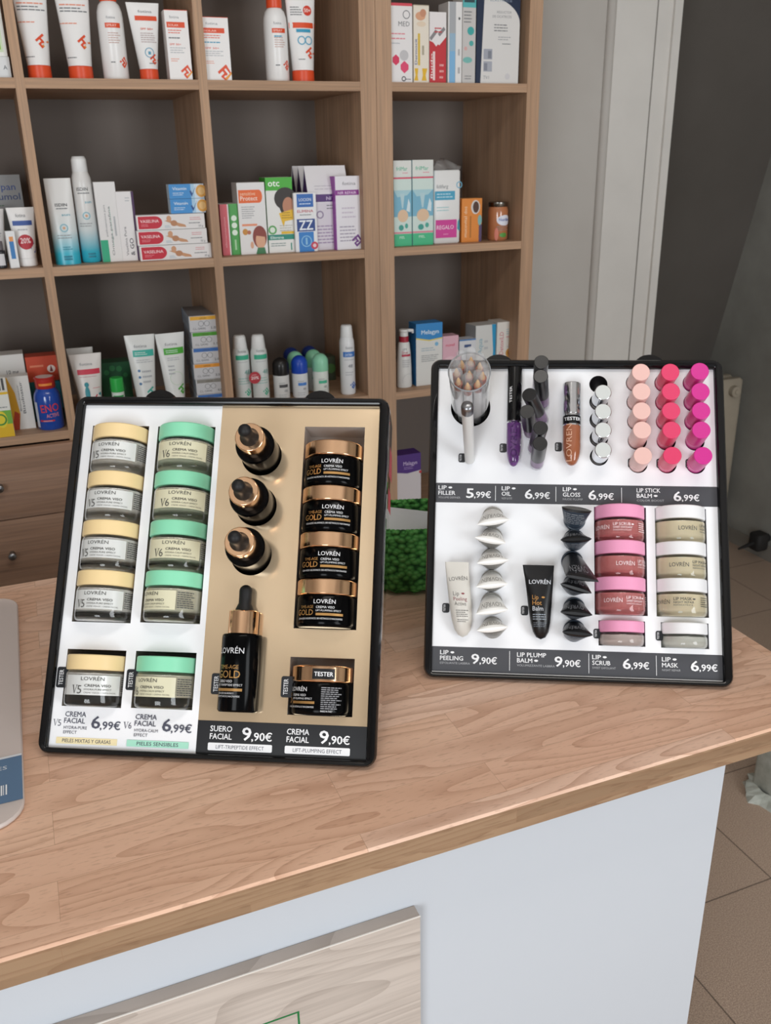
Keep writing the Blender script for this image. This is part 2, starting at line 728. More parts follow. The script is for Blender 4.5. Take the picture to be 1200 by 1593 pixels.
b.add([(X1, Y0, Z1 - e), (X1, Y1, Z1 - e), (X1 - e, Y1, Z1), (X1 - e, Y0 + e, Z1)], [(0, 1, 2, 3)], BEECH_F)
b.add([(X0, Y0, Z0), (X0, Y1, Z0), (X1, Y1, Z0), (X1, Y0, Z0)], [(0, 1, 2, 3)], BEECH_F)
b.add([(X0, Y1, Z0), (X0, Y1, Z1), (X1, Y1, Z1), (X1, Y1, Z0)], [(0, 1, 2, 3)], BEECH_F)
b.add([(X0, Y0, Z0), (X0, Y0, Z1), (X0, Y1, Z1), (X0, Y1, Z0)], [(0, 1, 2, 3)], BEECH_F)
b.build('worktop', cnt)
WPAN = M('#c8cdd4', 0.45, name='white_melamine')
b = MB()
b.box(-1.58, 0.641, 0.62, 0.638, 0.0, 0.921, WPAN, {'x+': M('#c9b49a', 0.6)})
b.build('front_panel', cnt)
b = MB()
b.box(0.60, 0.618, 0.638, 1.27, 0.0, 0.921, WPAN)
b.build('side_panel', cnt)
b = MB()
b.box(-1.58, 0.60, 1.25, 1.268, 0.0, 0.90, WPAN)
b.build('rear_panel', cnt)
# ash board fixed to the panel
bd = thing('ash_board', 'pale ash wood board with a green outline fixed on the white counter front', 'board', mat=T(0, 0, 0))
b = MB()
b.box(-1.0, 0.265, 0.6045, 0.6195, 0.30, 0.8355, ASH)
b.box(-1.0, 0.2652, 0.6043, 0.6055, 0.8352, 0.8362, M('#eae4dc', 0.4))  # pale strip paints the highlight along the board's top front edge
b.build('board_panel', bd)
b = MB()
mp = plane_map((0, 0.6045, 0))
GR = M('#16723a', 0.5)
b.rect(mp, -0.30, 0.7665, 0.139, 0.7685, GR)
b.rect(mp, 0.137, 0.40, 0.139, 0.7685, GR)
b.rect(mp, -0.30, 0.40, -0.298, 0.7685, GR)
b.rect(mp, -0.30, 0.40, 0.139, 0.402, GR)
b.build('green_outline', bd)

# frosted sheet on the counter at the left
sh = thing('acrylic_sheet', 'clear frosted plastic sheet with rounded corners flat on the counter, left edge', 'plastic sheet', mat=T(0, 0, 0.9502))
SHM = M('#f0e6e2', 0.30, alpha=0.62, name='frosted_acrylic')
b = MB()
b.rbox(-0.42, -0.0735, 0.742, 1.243, 0.0010, 0.006, 0.032, SHM, 6)
b.build('sheet', sh)
b = MB()
mp = plane_map((0, 0, 0.0063), (1, 0, 0), (0, 1, 0))
b.rect(mp, -0.30, 0.775, -0.0745, 0.851, M('#5f7c9c', 0.5))
b.rect(mp, -0.30, 0.848, -0.0745, 0.8515, M('#dfe3e8', 0.5))
b.text(mp, 'ARES', -0.0885, 0.829, 0.006, M('#e3e9f0', 0.5), 'r', 0.024)
for i in range(11):
    b.rect(mp, -0.112 + i * 0.0022, 0.787, -0.112 + i * 0.0022 + (0.0014 if i % 3 else 0.0008), 0.803, M('#f0f3f7', 0.5))
b.build('blue_label', sh)

# ------------------------------------------------------------------ shelving
def shelving(name, label, uprights, Yf, Yb, levels, drawers=None, backto=None):
    """uprights: (x0,x1); levels: shelf top heights"""
    t = thing(name, label, 'shelving', mat=T(0, 0, 0))
    for i, (a, c) in enumerate(uprights):
        b = MB()
        b.box(a, c, Yf, Yb, 0.0, 2.45, WOOD_V)
        b.build('side_panel' if i in (0, len(uprights) - 1) else 'divider', t)
    for lv in levels:
        for i in range(len(uprights) - 1):
            b = MB()
            b.box(uprights[i][1], uprights[i + 1][0], Yf + 0.001, Yb - 0.012, lv - 0.018, lv, WOOD_H)
            b.build('shelf', t)
    b = MB()
    b.box(uprights[0][0], uprights[-1][1], Yb - 0.012, Yb, 0.0, 2.45, BACKP)
    b.build('back_panel', t)
    return t


YF, YB = 1.95, 2.285
LV = (0.655, 0.9935, 1.329, 1.670, 2.009, 2.35)
shA = shelving('shelving_unit', 'oak shelving unit of open cubes over drawers, left of the double upright',
               ((-0.316, -0.281), (0.043, 0.0605), (0.384, 0.402), (0.725, 0.7605)), YF, YB, LV[1:])
for i, (a, c) in enumerate(((-0.297, 0.0515), (0.0535, 0.392), (0.394, 0.742))):
    for k in range(3):
        z1 = 0.972 - k * 0.154
        dr = MB()
        dr.box(a, c, 1.932, 1.949, z1 - 0.1515, z1, WOOD_D)
        d = dr.build('drawer', shA)
        kb = MB()
        kb.T = T((a + c) / 2 + 0.014, 1.932, z1 - 0.076) @ Matrix.Rotation(R(90), 4, 'X')
        kb.lathe([[(0.006, 0), (0.0045, 0.010), (0.008, 0.016)], [(0.008, 0.016), (0.0085, 0.019), (0.0075, 0.022), (0, 0.0225)]], BRUSHED, 18)
        kb.build('knob', d)
shB = shelving('shelving_unit', 'narrow oak shelving unit, right of the double upright next to the grey wall',
               ((0.7615, 0.797), (1.127, 1.160)), YF, YB, (0.30,) + LV)


def sight(px, py, Y):
    """point of the vertical plane at depth Y seen at that place of the photo"""
    r = CR * ((px - 600) / F) + CD * ((py - 796.5) / F) + CF
    r = r * (Y / r.y)
    return Vector((r.x, r.y, r.z + CAMZ))


def spot(xl, xr, yb, yt, Y, z):
    A, B = sight(xl, yb, Y), sight(xr, yb, Y)
    h = sight((xl + xr) / 2 - 0.0, yt, Y).z - z
    return (A.x + B.x) / 2, B.x - A.x, h


def face(b, mp0, w, h, decals, nx=1):
    mp = lambda x, y, l: mp0(x - w / 2, y, l)
    for d in decals:
        k = d[0]
        if k == 'r':
            b.rect(mp, d[1] * w, d[2] * h, d[3] * w, d[4] * h, d[5], nx)
        elif k == 't' or k == 'T':
            o = d[7:] if len(d) > 7 else ()
            al = o[0] if o else 'l'
            ww = (o[1] if len(o) > 1 else None)
            if ww is not None:
                ww = ww * (h if k == 'T' else w)
            if k == 'T':
                b.text(mp, d[1], d[2] * w, d[3] * h, d[4] * w, d[5], al, ww, d[6], 90)
            else:
                b.text(mp, d[1], d[2] * w, d[3] * h, d[4] * h, d[5], al, ww, d[6])
        elif k == 'c':
            b.ell(mp, d[1] * w, d[2] * h, d[3] * w, d[3] * w, d[4])
        elif k == 'e':
            b.ell(mp, d[1] * w, d[2] * h, d[3] * w, d[4] * h, d[5])
        elif k == 'o':
            b.ring(mp, d[1] * w, d[2] * h, d[3] * w, d[4] * w, d[5])
        elif k == 'l':
            b.lines(mp, d[1] * w, d[2] * h, d[3] * w, d[4] * h, d[5], d[6])
        elif k == 'p':
            b.poly(mp, [(x * w, y * h) for x, y in d[1]], d[2])


def EF(x, y, s, c1='#d9482b', c2='#ef9a3c'):
    """the slanted two-tone F shaped mark, s = size as part of the width"""
    def q(pts, c, ar):
        return ('p', pts, c)
    return ('EF', x, y, s, c1, c2)


def put_EF(b, mp0, w, cx, cy, s, c1, c2):
    """slanted square emblem with an F cut, absolute units"""
    ca, sa = math.cos(R(-52)), math.sin(R(-52))
    mp = lambda a, c, l: mp0(max(-w * .5, min(w * .5, cx + (a * ca - c * sa) * s)), max(.0005, cy + (a * sa + c * ca) * s), l)
    for (x0, y0, x1, y1, c) in ((-.5, .28, .42, .5, c1), (-.5, -.5, -.28, .5, c1), (-.5, -.1, .2, .1, c1), (.28, -.3, .5, .5, c2), (-.05, -.5, .5, -.3, c1), (-.05, -.5, .13, .1, c1)):
        b.rect(mp, x0, y0, x1, y1, c)


def carton(name, label, cat, sp, Y, z, d, body, decals=(), side=None, top=None, rot=0, group=None, sdec=(), ef=None, slant=0):
    xc, w, h = sp
    t = T(xc, Y, z + 0.0004) @ RZ(rot)
    b = MB()
    side = side or body
    b.box(-w / 2, w / 2, 0, d, 0, h, M(body, 0.42) if isinstance(body, str) else body,
          {'x-': M(side, 0.42), 'x+': M(side, 0.42), 'z+': M(top or body, 0.42)})
    face(b, plane_map((0, 0, 0)), w, h, decals)
    if sdec:
        face(b, plane_map((-w / 2, d / 2, 0), (0, -1, 0)), d, h, sdec)
    if ef:
        put_EF(b, plane_map((0, 0, 0)), w, (ef[0] - .5) * w, ef[1] * h, ef[2] * w, ef[3], ef[4])
    o = b.build(name, mat=t)
    return tag(o, label, cat, group)


def tube(name, label, cat, sp, Y, z, rb, wt, body, cap=None, caph=0.02, decals=(), rot=0, group=None, ef=None, crimp=0.006, flip=True, dd=None):
    """squeeze tube standing on its cap: round at the foot, flat crimp on top"""
    xc, _, h = sp
    root = thing(name, label, cat, group, T(xc, Y + rb, z + 0.0004) @ RZ(rot))
    z0 = caph if cap else 0.002
    H = h
    b = MB()
    nz, ns = 14, 32

    def wd(zz):
        t = max(0, min(1, (zz - z0) / (H - z0)))
        return (rb * 0.97 + (wt - rb * 0.97) * t), rb * 0.97 * (1 - t) ** 0.75 + 0.0012

    vs, fs = [], []
    zs = [z0 + (H - z0) * i / nz for i in range(nz + 1)]
    for zz in zs:
        a, c = wd(zz)
        for i in range(ns):
            t = 2 * PI * i / ns
            vs.append((a * math.cos(t), c * math.sin(t), zz))
    for k in range(nz):
        for i in range(ns):
            j = (i + 1) % ns
            fs.append((k * ns + i, k * ns + j, (k + 1) * ns + j, (k + 1) * ns + i))
    bm = M(body, 0.3)
    b.add(vs, fs, bm, True)
    b.add([vs[nz * ns + i] for i in range(ns)], [tuple(range(ns))], bm)
    b.add([vs[i] for i in range(ns)][::-1], [tuple(range(ns))], bm)

    def mp(x, y, l):
        a, c = wd(y)
        q = max(-0.98, min(0.98, x / a))
        return Vector((q * a, -c * math.sqrt(1 - q * q) - l * 1.5 - .0007, y))
    W = 2 * wt
    face(b, mp, W, H, decals, 6)
    if ef:
        put_EF(b, mp, W, (ef[0] - .5) * W, ef[1] * H, ef[2] * W, ef[3], ef[4])
    b.build('tube_body', root)
    if cap:
        b = MB()
        b.cyl(rb, 0, caph, M(cap, 0.35), 32, 0.0012, r2=rb * 0.99)
        b.build('cap', root)
    return root


def can(name, label, cat, xc, Y, z, r, lines, body, capl, capc, decals, hlab, group=None, ef=None, rot=0, cap2=None):
    """upright can or bottle: lathe body, lathe cap; decals wrapped on the front"""
    root = thing(name, label, cat, group, T(xc, Y + r, z + 0.0004) @ RZ(rot))
    b = MB()
    b.lathe(lines, M(body, 0.28) if isinstance(body, str) else body, 32)
    mp = cyl_map(r)
    face(b, mp, 2 * r, hlab, decals, 10)
    if ef:
        put_EF(b, mp, 2 * r, (ef[0] - .5) * 2 * r, ef[1] * hlab, ef[2] * 2 * r, ef[3], ef[4])
    b.build('body', root)
    b = MB()
    b.lathe(capl, M(capc, 0.35) if isinstance(capc, str) else capc, 32)
    b.build('cap', root)
    return root


OR, GY, LG = '#e3522c', '#6f7276', '#b9bcc0'
Z4, Z3, Z2, Z1, Z0 = LV[0], LV[1], LV[2], LV[3], LV[4]
W_ = '#f0efee'

# ---- row at the top: sun care
Y = 1.972


def suncare_decals(kind):
    if kind == 'tube':
        return [('t', 'SPF 50+', .16, .66, .022, OR, .02, 'l', .45), ('l', .16, .60, .80, .63, 1, '#e8967c'), ('l', .16, .55, .85, .60, 2, GY),
                ('l', .1, .45, .6, .475, 1, '#e8967c'), ('l', .2, .17, .5, .19, 1, GY)]


for (xl, xr, xt, lab) in ((49, 86, 0.0325, 'wide white sun cream tube on an orange cap, leftmost on the top shelf'),
                          (113, 151, 0.0325, 'wide white sun cream tube on an orange cap, second on the top shelf')):
    sp = spot(xl, xr, 121, -60, Y, Z1)
    sp = (sp[0] - 0.004, sp[1], 0.205)
    tube('sunscreen_tube', lab, 'tube', sp, Y, Z1, sp[1] / 2, 0.036, W_, OR, 0.023, suncare_decals('tube'), ef=(.66, .31, .25, OR, '#f0a03e'), group='wide sun cream tubes')
for (xl, xr, lab, blue) in ((164, 204, 'white spray bottle with orange top between two sun cream tubes', 0), (420, 455, 'white spray bottle with orange top in the middle bay', 1)):
    sp = spot(xl, xr, 122, 14, Y, Z1)
    r = sp[1] / 2
    h = 0.137
    dec = [('t', 'fotina', .30, .76, .035, '#8d8f93', 0, 'l', .34), ('r', .22, .65, .82, .71, OR), ('t', 'SPRAY', .27, .665, .03, '#ffd9cc', .01, 'l', .4), ('l', .3, .45, .8, .6, 5, '#c9a59b'), ('l', .3, .2, .5, .24, 1, GY)]
    if blue:
        dec.append(('l', .3, .58, .78, .63, 1, '#3f9ec0'))
    can('spray_bottle', lab, 'bottle', sp[0], Y, Z1, r,
        [[(0, 0), (r * .93, 0)], [(r * .93, 0), (r, 0.003), (r, h * 0.78), (r * .96, h * 0.86), (r * .82, h * .94), (r * .6, h * .985), (r * .5, h)]], W_,
        [[(r * .62, h - .002), (r * .66, h + .001), (r * .62, h + .045)], [(r * .62, h + .045), (r * .5, h + .05), (0, h + .05)]], OR, dec, h, ef=(.84, .22, .3, OR, OR))
sp = spot(223, 252, 121, 3, Y, Z1)
tube('sunscreen_tube', 'small white sun cream tube on an orange cap beside a tall carton', 'tube', (sp[0] - .003, 0, sp[2]), Y, Z1, sp[1] / 2, 0.0315, W_, OR, 0.0195,
     [('t', 'fotina', .33, .87, .035, '#8d8f93', 0, 'l', .42), ('r', .22, .77, .88, .83, OR), ('t', 'SPF 50+', .35, .65, .025, OR, .01, 'l', .38), ('l', .33, .48, .8, .62, 5, '#b9a5a5'),
      ('o', .54, .355, .12, .14, '#5d9fbd'), ('r', .5, .33, .58, .37, '#5d9fbd'), ('l', .5, .2, .7, .23, 1, GY)], ef=(.68, .27, .22, OR, OR))
for (xl, xr, yt, lab, blue) in ((265, 300, 16, 'slim white and orange face cream carton at the right end of the first bay', 0), (318, 361, 27, 'white and orange face cream carton alone at the left of the middle bay', 1)):
    sp = spot(xl, xr, 122, yt, 1.968, Z1)
    dec = [('t', 'fotina', .2, .88, .04, '#8d8f93', 0, 'l', .42), ('r', .06, .75, .85, .83, OR), ('t', 'SOLAR', .12, .77, .03, '#ffd9cc', .01, 'l', .45),
           ('l', .1, .66, .7, .73, 2, OR), ('l', .1, .58, .7, .63, 1, '#3f9ec0' if blue else GY), ('t', 'SPF 50+', .12, .50, .028, OR, .01, 'l', .5), ('l', .12, .38, .8, .48, 3, LG), ('l', .12, .26, .5, .32, 2, '#e8967c'), ('r', 0, .992, 1, 1, OR)]
    carton('sunscreen_carton', lab, 'carton', sp, 1.968, Z1, 0.035, '#f1efee', dec, side='#e9e4e0', ef=(.78, .12, .40, OR, '#f0a03e'))
sp = spot(463, 496, 124, -50, Y, Z1)
tube('sunscreen_tube', 'white sun cream tube with a round red 50+ badge, middle bay', 'tube', (sp[0] - .003, 0, .20), Y, Z1, sp[1] / 2, 0.0345, W_, OR, 0.022,
     [('c', .66, .66, .135, '#d9432f'), ('t', '50+', .66, .645, .035, '#ffe9e2', .03, 'c', .2), ('r', .1, .50, .92, .55, OR), ('l', .15, .61, .5, .70, 4, GY),
      ('r', .28, .46, .72, .49, '#3a9cc0'), ('o', .42, .385, .09, .12, '#5faccb'), ('o', .64, .385, .09, .12, '#5faccb'), ('l', .3, .2, .5, .22, 1, GY)], ef=(.68, .27, .24, OR, OR))
# left edge box stack
sp = spot(-60, 18, 118, 88, Y, Z1)
o1 = carton('small_carton', 'pale carton cut by the left edge of the photo under a lime green one', 'carton', sp, Y, Z1, .06, '#dfe2e4', [('t', 'A', .86, .4, .2, '#5a5d66', 0)])
sp2 = spot(-60, 12, 88, -50, Y, Z1 + sp[2])
carton('green_carton', 'white carton with a lime green panel on top of a pale one, left edge', 'carton', sp2, Y + .002, Z1 + sp[2] + .0006, .055, '#eceeea',
       [('r', 0, .05, .93, 1, '#cfe0c0'), ('r', 0, .08, .88, .6, '#8ac43f'), ('e', .7, .35, .13, .1, '#d8edb8')])
# top row right bay
Y = 1.968
B3 = 'boxes standing side by side on the top right shelf'
BX = [
    ('medicine_carton', 'white carton with red top edge and pink hexagons, leftmost on the top right shelf', 608, 642, 5, '#e9e6e6', .05,
     [('r', 0, .965, 1, 1, '#d64a58'), ('o', .74, .86, .13, .16, '#6c6c70'), ('t', 'MED', .38, .715, .06, '#77777b', 0, 'l', .5), ('l', .05, .60, .8, .64, 1, '#e07f8c'), ('l', .05, .54, .85, .58, 1, '#e07f8c'), ('l', .05, .48, .5, .52, 1, LG),
      ('c', .62, .35, .2, '#c4c2c4'), ('p', [(.1, .26), (.25, .22), (.4, .26), (.4, .32), (.25, .36), (.1, .32)], '#d8365c'), ('p', [(.46, .17), (.63, .12), (.82, .17), (.82, .23), (.63, .28), (.46, .23)], '#e04870'), ('o', .6, .05, .06, .1, '#55565a'), ('l', .7, .03, .95, .06, 1, GY)]),
    ('cream_carton', 'cream and yellow carton between the hexagon box and the red box', 644, 667.5, 8, '#e8dfd0', .05,
     [('e', .45, .86, .32, .055, '#d9a27f'), ('e', .62, .90, .2, .05, '#c98f70'), ('e', .5, .76, .3, .035, '#e3d0b8'), ('T', 'Dermocit', .22, .24, .15, '#3c5590', .02, 'l', .33), ('r', .28, .23, .42, .64, '#d8b53a'), ('l', .55, .25, .7, .6, 1, '#b0a690'), ('p', [(.02, .03), (.3, .03), (.25, .1), (.3, .19), (.05, .19), (.12, .1)], '#e2b42c'), ('p', [(.52, .03), (.85, .03), (.78, .1), (.9, .19), (.55, .19), (.6, .1)], '#e2b42c'), ('r', 0, .99, 1, 1, '#bfb29c')]),
    ('red_carton', 'red and white carton with a large grey number, top right shelf', 668.5, 694, 19, '#e9e4e4', .05,
     [('p', [(0, 0), (1, 0), (1, .66), (.6, .54), (0, .60)], '#c5323a'), ('p', [(.08, .62), (.22, .67), (.55, .57), (.4, .52)], '#e8e4e4'), ('p', [(.0, .64), (.35, .76), (.5, .73), (.1, .60)], '#8a8688'), ('p', [(.5, .70), (.85, .80), (.95, .76), (.6, .66)], '#8a8688'), ('l', .3, .70, .9, .80, 2, '#c5323a'), ('r', .2, .04, .33, .45, '#f0d8d6'), ('l', .6, .04, .9, .3, 3, '#e8a8a6'), ('T', 'fluido', .18, .06, .12, '#f7e8e6', .02, 'l', .36)]),
    ('slim_carton', 'tall white carton with a grey and sky blue stripe, top right shelf', 697, 718, 3, '#e6e5e4', .05,
     [('r', .08, .0, .55, 1, '#a9acb0'), ('r', .1, .0, .52, .40, '#7fb4dc'), ('r', .1, .4, .52, .62, '#98b6cc'), ('e', .8, .80, .07, .018, '#55575b'), ('l', .72, .05, .9, .5, 2, '#b4b4b6')]),
    ('teal_carton', 'grey and teal carton with round teal dots beside the navy box', 719, 739, -8, '#c9c6c4', .05,
     [('r', 0, .86, 1, 1, '#58b3b5'), ('r', .1, .915, .9, .955, '#2e4a50'), ('l', .1, .68, .8, .83, 4, '#77797b'), ('c', .62, .60, .26, '#3fa6a4'), ('c', .68, .46, .17, '#52aaa6'), ('c', .25, .4, .12, '#d7a9a4'), ('e', .4, .27, .36, .035, '#79b8b2'), ('l', .2, .04, .8, .1, 2, '#8a8a8c')]),
]
for nm, lab, xl, xr, yt, body, d, dec in BX:
    carton(nm, lab, 'carton', spot(xl, xr, 126, yt, Y, Z1), Y, Z1, d, body, dec, side='#cfcac6' if nm != 'cream_carton' else '#d8cfc0')
sp = spot(740.5, 806, 126, -18, Y, Z1)
tx, tw, th = sp
arc = [(.105, 0), (1, 0), (1, .64)] + [(.105 + .895 * math.cos(R(a)), .64 + .285 * math.sin(R(a))) for a in range(8, 91, 6)]
carton('scar_dressing_carton', 'large navy and white carton with the widest face on the top right shelf', 'carton', sp, Y, Z1, .03, '#1f2c46',
       [('p', arc, '#dcdad8'), ('t', 'TROFOLASTIN', .17, .905, .046, '#dfe3ea', .015, 'l', .80), ('t', 'ELASTICICE', .3, .865, .02, '#8f9bb2', 0, 'l', .5),
        ('t', 'REDUCTOR', .46, .745, .025, '#8e8e92', 0, 'l', .34), ('t', 'DE CICATRICES', .36, .70, .025, '#8e8e92', 0, 'l', .44), ('l', .4, .55, .82, .64, 3, '#77777b'), ('l', .5, .46, .82, .51, 2, '#a4a4a8'), ('l', .6, .415, .8, .44, 1, GY),
        ('r', .17, .26, .37, .37, '#a3a6b2'), ('r', .17, .13, .37, .24, '#a9acb6'), ('r', .27, .27, .35, .35, '#80848f'), ('r', .18, .14, .26, .22, '#868a96'), ('t', 'TV1', .17, .05, .035, '#96989e', 0), ('c', .74, .08, .06, '#cfcdd0')], side='#1a2740')

# ---- second row
Y = 1.985
# left bay
sp = spot(-14, 50, 400, 272, 2.10, Z2)
carton('grey_carton', 'dark grey carton with blue lettering standing behind the white tube, left edge', 'carton', sp, 2.10, Z2, .05, '#8f9091',
       [('t', 'pan', .52, .83, .075, '#3d4f86', .02, 'l', .34), ('t', 'reumol', .20, .72, .075, '#3f4b74', .02, 'l', .74), ('l', .2, .64, .6, .67, 1, '#4d6a52'), ('r', 0, 0, 1, .60, '#6e7472'), ('l', .22, .86, .48, .90, 1, '#4a4d52')])
sp = spot(35, 60, 413, 323, Y, Z2)
tube('hand_cream_tube', 'white cream tube with a blue band and round red 20% badge', 'tube', (sp[0] - .003, 0, sp[2]), Y, Z2, .018, .0265, W_, W_, .016,
     [('t', 'fotina', .3, .84, .06, '#8d8f93', 0, 'l', .35), ('r', .16, .70, .84, .78, '#3f5ba0'), ('c', .52, .42, .27, '#b8323e'), ('t', '20%', .52, .40, .09, '#f7dfe0', .03, 'c', .36), ('p', [(.65, .32), (.8, .22), (.9, .32), (.78, .42)], '#3f5ba0'), ('l', .3, .60, .8, .66, 1, LG)])
sp = spot(17, 31, 415, 359, 1.98, Z2)
carton('slim_carton', 'tiny slim white carton with a blue stripe beside the 20% tube', 'carton', sp, 1.972, Z2, .014, '#e8e9ea',
       [('r', .25, .25, .75, .72, '#3d7fbe'), ('r', .3, .72, .75, .85, '#e29a5c')], rot=8)
sp = spot(-20, 12, 405, 326, 2.03, Z2)
tube('hand_cream_tube', 'white tube with a grey band cut off by the left edge of the photo', 'tube', (sp[0], 0, sp[2]), 2.03, Z2, .018, .027, W_, W_, .016, [('l', .2, .5, .8, .7, 4, LG)])
gp = sight(3, 412, 1.975)
g = thing('lip_balm_bottle', 'small dark bottle with a grey cap in front of the cut off tube, left edge', 'bottle', mat=T(gp.x, 1.985, Z2))
b = MB()
b.cyl(.010, 0, .034, M('#2b2b30', .3), 20, .002)
b.rect(cyl_map(.010), -.008, .006, .008, .028, '#d7d7da', 6)
b.build('body', g)
b = MB()
b.cyl(.0075, .034, .052, M('#6a6468', .3), 20, .002)
b.build('cap', g)

# ISDIN tube: broad, straight, gradient printed foot
def grad(name, stops, zh):
    k = N(name, 0.3, 0.5)
    tc = k.n('ShaderNodeTexCoord')
    sep = k.n('ShaderNodeSeparateXYZ')
    k.l(tc.outputs['Object'], sep.inputs[0])
    k.base(k.ramp(k.math('DIVIDE', sep.outputs[2], zh), stops))
    return k.m


AQ = grad('aqua_print', [(0.0, '#2fb2cc'), (0.12, '#3db8cf'), (0.36, '#d7dfe0'), (0.6, '#e2e1df')], 0.18)
sp = spot(88, 128, 412, 277, Y, Z2)
root = thing('aftersun_tube', 'broad white tube fading to aqua at its foot, standing left of the spray can', 'tube', mat=T(sp[0], Y + .016, Z2))
b = MB()
h = sp[2]
w2 = sp[1] / 2
vs, fs = [], []
for k in range(9):
    q = k / 8
    for i in range(28):
        a = 2 * PI * i / 28
        vs.append((w2 * (1 + .03 * q) * (abs(math.cos(a)) ** .8) * (1 if math.cos(a) > 0 else -1), (.017 * (1 - q) + .002) * math.sin(a), h * q))
for k in range(8):
    for i in range(28):
        j = (i + 1) % 28
        fs.append((k * 28 + i, k * 28 + j, k * 28 + 28 + j, k * 28 + 28 + i))
b.add(vs, fs, AQ, True)
b.add(vs[:28][::-1], [tuple(range(28))], AQ)
b.add(vs[-28:], [tuple(range(28))], AQ)


def mpi(x, y, l):
    q = y / h
    c = max(0, 1 - (x / w2) ** 2)
    return Vector((x, -(.0172 * (1 - q) + .0022) * math.sqrt(c) - l * 1.5 - .0005, y))


face(b, mpi, 2 * w2, h, [('t', 'ISDIN', .28, .68, .035, '#4a4c50', .02, 'l', .46), ('l', .3, .64, .85, .67, 1, GY), ('t', 'sun', .48, .57, .03, '#58a8bd', .01, 'l', .32), ('o', .5, .43, .12, .16, '#86bccb'), ('c', .5, .43, .05, '#dba57c'), ('l', .2, .3, .85, .36, 2, '#9a9da0'), ('l', .35, .17, .75, .22, 2, '#2f8ba0'), ('r', .34, .085, .66, .105, '#1f7f96'), ('r', .34, .055, .66, .075, '#1f7f96')], 8)
b.build('tube_body', root)
sp = spot(129, 160, 409, 243, Y + .01, Z2)
r = sp[1] / 2
h = sp[2]
can('aftersun_spray', 'tall white spray can fading to aqua, highest thing on the middle left shelf', 'spray can', sp[0], Y + .01, Z2, r,
    [[(0, 0), (r * .9, 0)], [(r * .9, 0), (r, .003), (r, h * .74), (r * .95, h * .80), (r * .75, h * .86)]], AQ,
    [[(r * .76, h * .858), (r * .78, h * .862), (r * .74, h * .97)], [(r * .74, h * .97), (r * .6, h), (0, h)]], '#eceded',
    [('t', 'ISDIN', .18, .76, .035, '#4a4c50', .02, 'l', .55), ('l', .2, .72, .85, .75, 1, GY), ('t', 'sun', .5, .63, .03, '#58a8bd', .01, 'l', .34), ('o', .5, .50, .14, .19, '#86bccb'), ('c', .5, .5, .06, '#dba57c'), ('l', .1, .38, .85, .43, 2, '#9a9da0'), ('r', .34, .085, .72, .105, '#1f7f96'), ('r', .34, .055, .72, .075, '#1f7f96')], h * .9)
sp = spot(161, 193, 408, 283, Y + .005, Z2)
carton('ointment_carton', 'white carton with a green foot corner, next to the tall aqua spray can', 'carton', sp, Y + .005, Z2, .05, '#e6e4e3',
       [('r', 0, 0, .36, .28, '#37ad84'), ('T', 'Omega parafina', .62, .08, .11, '#7c7c80', 0, 'l', .62), ('T', 'antihistaminica pura', .40, .32, .10, '#8c8c90', 0, 'l', .4), ('r', .60, .2, .62, .7, '#8fc9b4'), ('l', .75, .1, .85, .8, 1, LG)])
sp = spot(192, 219, 406, 298, Y + .003, Z2)
carton('jelly_carton', 'white carton with purple right edge and upright lettering beside the stacked red boxes', 'carton', sp, Y + .003, Z2, .05, '#e9e6e6',
       [('r', .86, 0, 1, 1, '#4a2c55'), ('T', 'Vaselina Pura', .38, .08, .14, '#6d6a70', 0, 'l', .42), ('T', '& GO', .72, .08, .22, '#4a4650', .02, 'l', .25), ('l', .5, .85, .8, .93, 2, LG)])
sp = spot(219.5, 330, 404.5, 333, 1.968, Z2)
H3 = sp[2] / 3
for k in range(3):
    hz = H3 * (1.0 if k else 1.0)
    dx = -0.0018 * k
    dec = [('r', .02, .08, .27, .92, '#c7283c'), ('e', .27, .5, .10, .42, '#c7283c'), ('r', 0, 0, .02, 1, '#f0eded'),
           ('t', 'VASELINA', .05, .5, .20, '#f7dadc', .02, 'l', .27), ('l', .06, .22, .2, .42, 2, '#e88f98'),
           ('p', [(.40, .60), (.52, .35), (.62, .15), (.72, .12), (.70, .28), (.58, .45), (.48, .62)], '#c9956f'), ('e', .47, .72, .035, .2, '#cf9c78'), ('e', .54, .4, .05, .2, '#bb8560'), ('p', [(.40, .1), (.5, .1), (.46, .3), (.40, .28)], '#cdd2d6'),
           ('l', .78, .55, .95, .8, 2, '#d88d94'), ('l', .76, .3, .95, .45, 1, GY), ('t', '30 g', .9, .1, .14, GY, 0)]
    carton('petroleum_jelly_carton', ('bottom', 'middle', 'top')[k] + ' box of the three stacked red and white jelly boxes with hands', 'carton',
           (sp[0] + dx - .002 * (k == 1), sp[1] - .004 * k, H3 - .0008), 1.968 + .002 * k, Z2 + H3 * k, .035, '#e4e1e0', dec, top='#dddada', group='stacked red and white boxes')
zt = Z2 + H3 * 3
sp = spot(266, 320, 331, 286, 1.985, zt)
for k in range(2):
    dec = [('r', 0, 0, .62, 1, '#3f8fd0'), ('r', .62, 0, .72, 1, '#a8cbe4'), ('e', .92, .5, .16, .44, '#dca24e'), ('e', .92, .5, .10, .27, '#e8bf7e'), ('p', [(.58, .5), (.64, .1), (.78, .9), (.66, .35), (.62, .55)], '#2c4f8e'), ('t', 'Vitamin', .1, .6, .2, '#e4f0fa', .02, 'l', .4), ('l', .1, .2, .5, .45, 2, '#cfe2f2')]
    carton('vitamin_carton', ('lower', 'upper')[k] + ' of two small blue boxes with orange circles on the jelly boxes', 'carton', (sp[0], sp[1], sp[2] / 2 - .0006), 1.982 + .001 * k, zt + sp[2] / 2 * k, .03, '#cfe0ee', dec, top='#bcd3e4', group='small blue boxes')

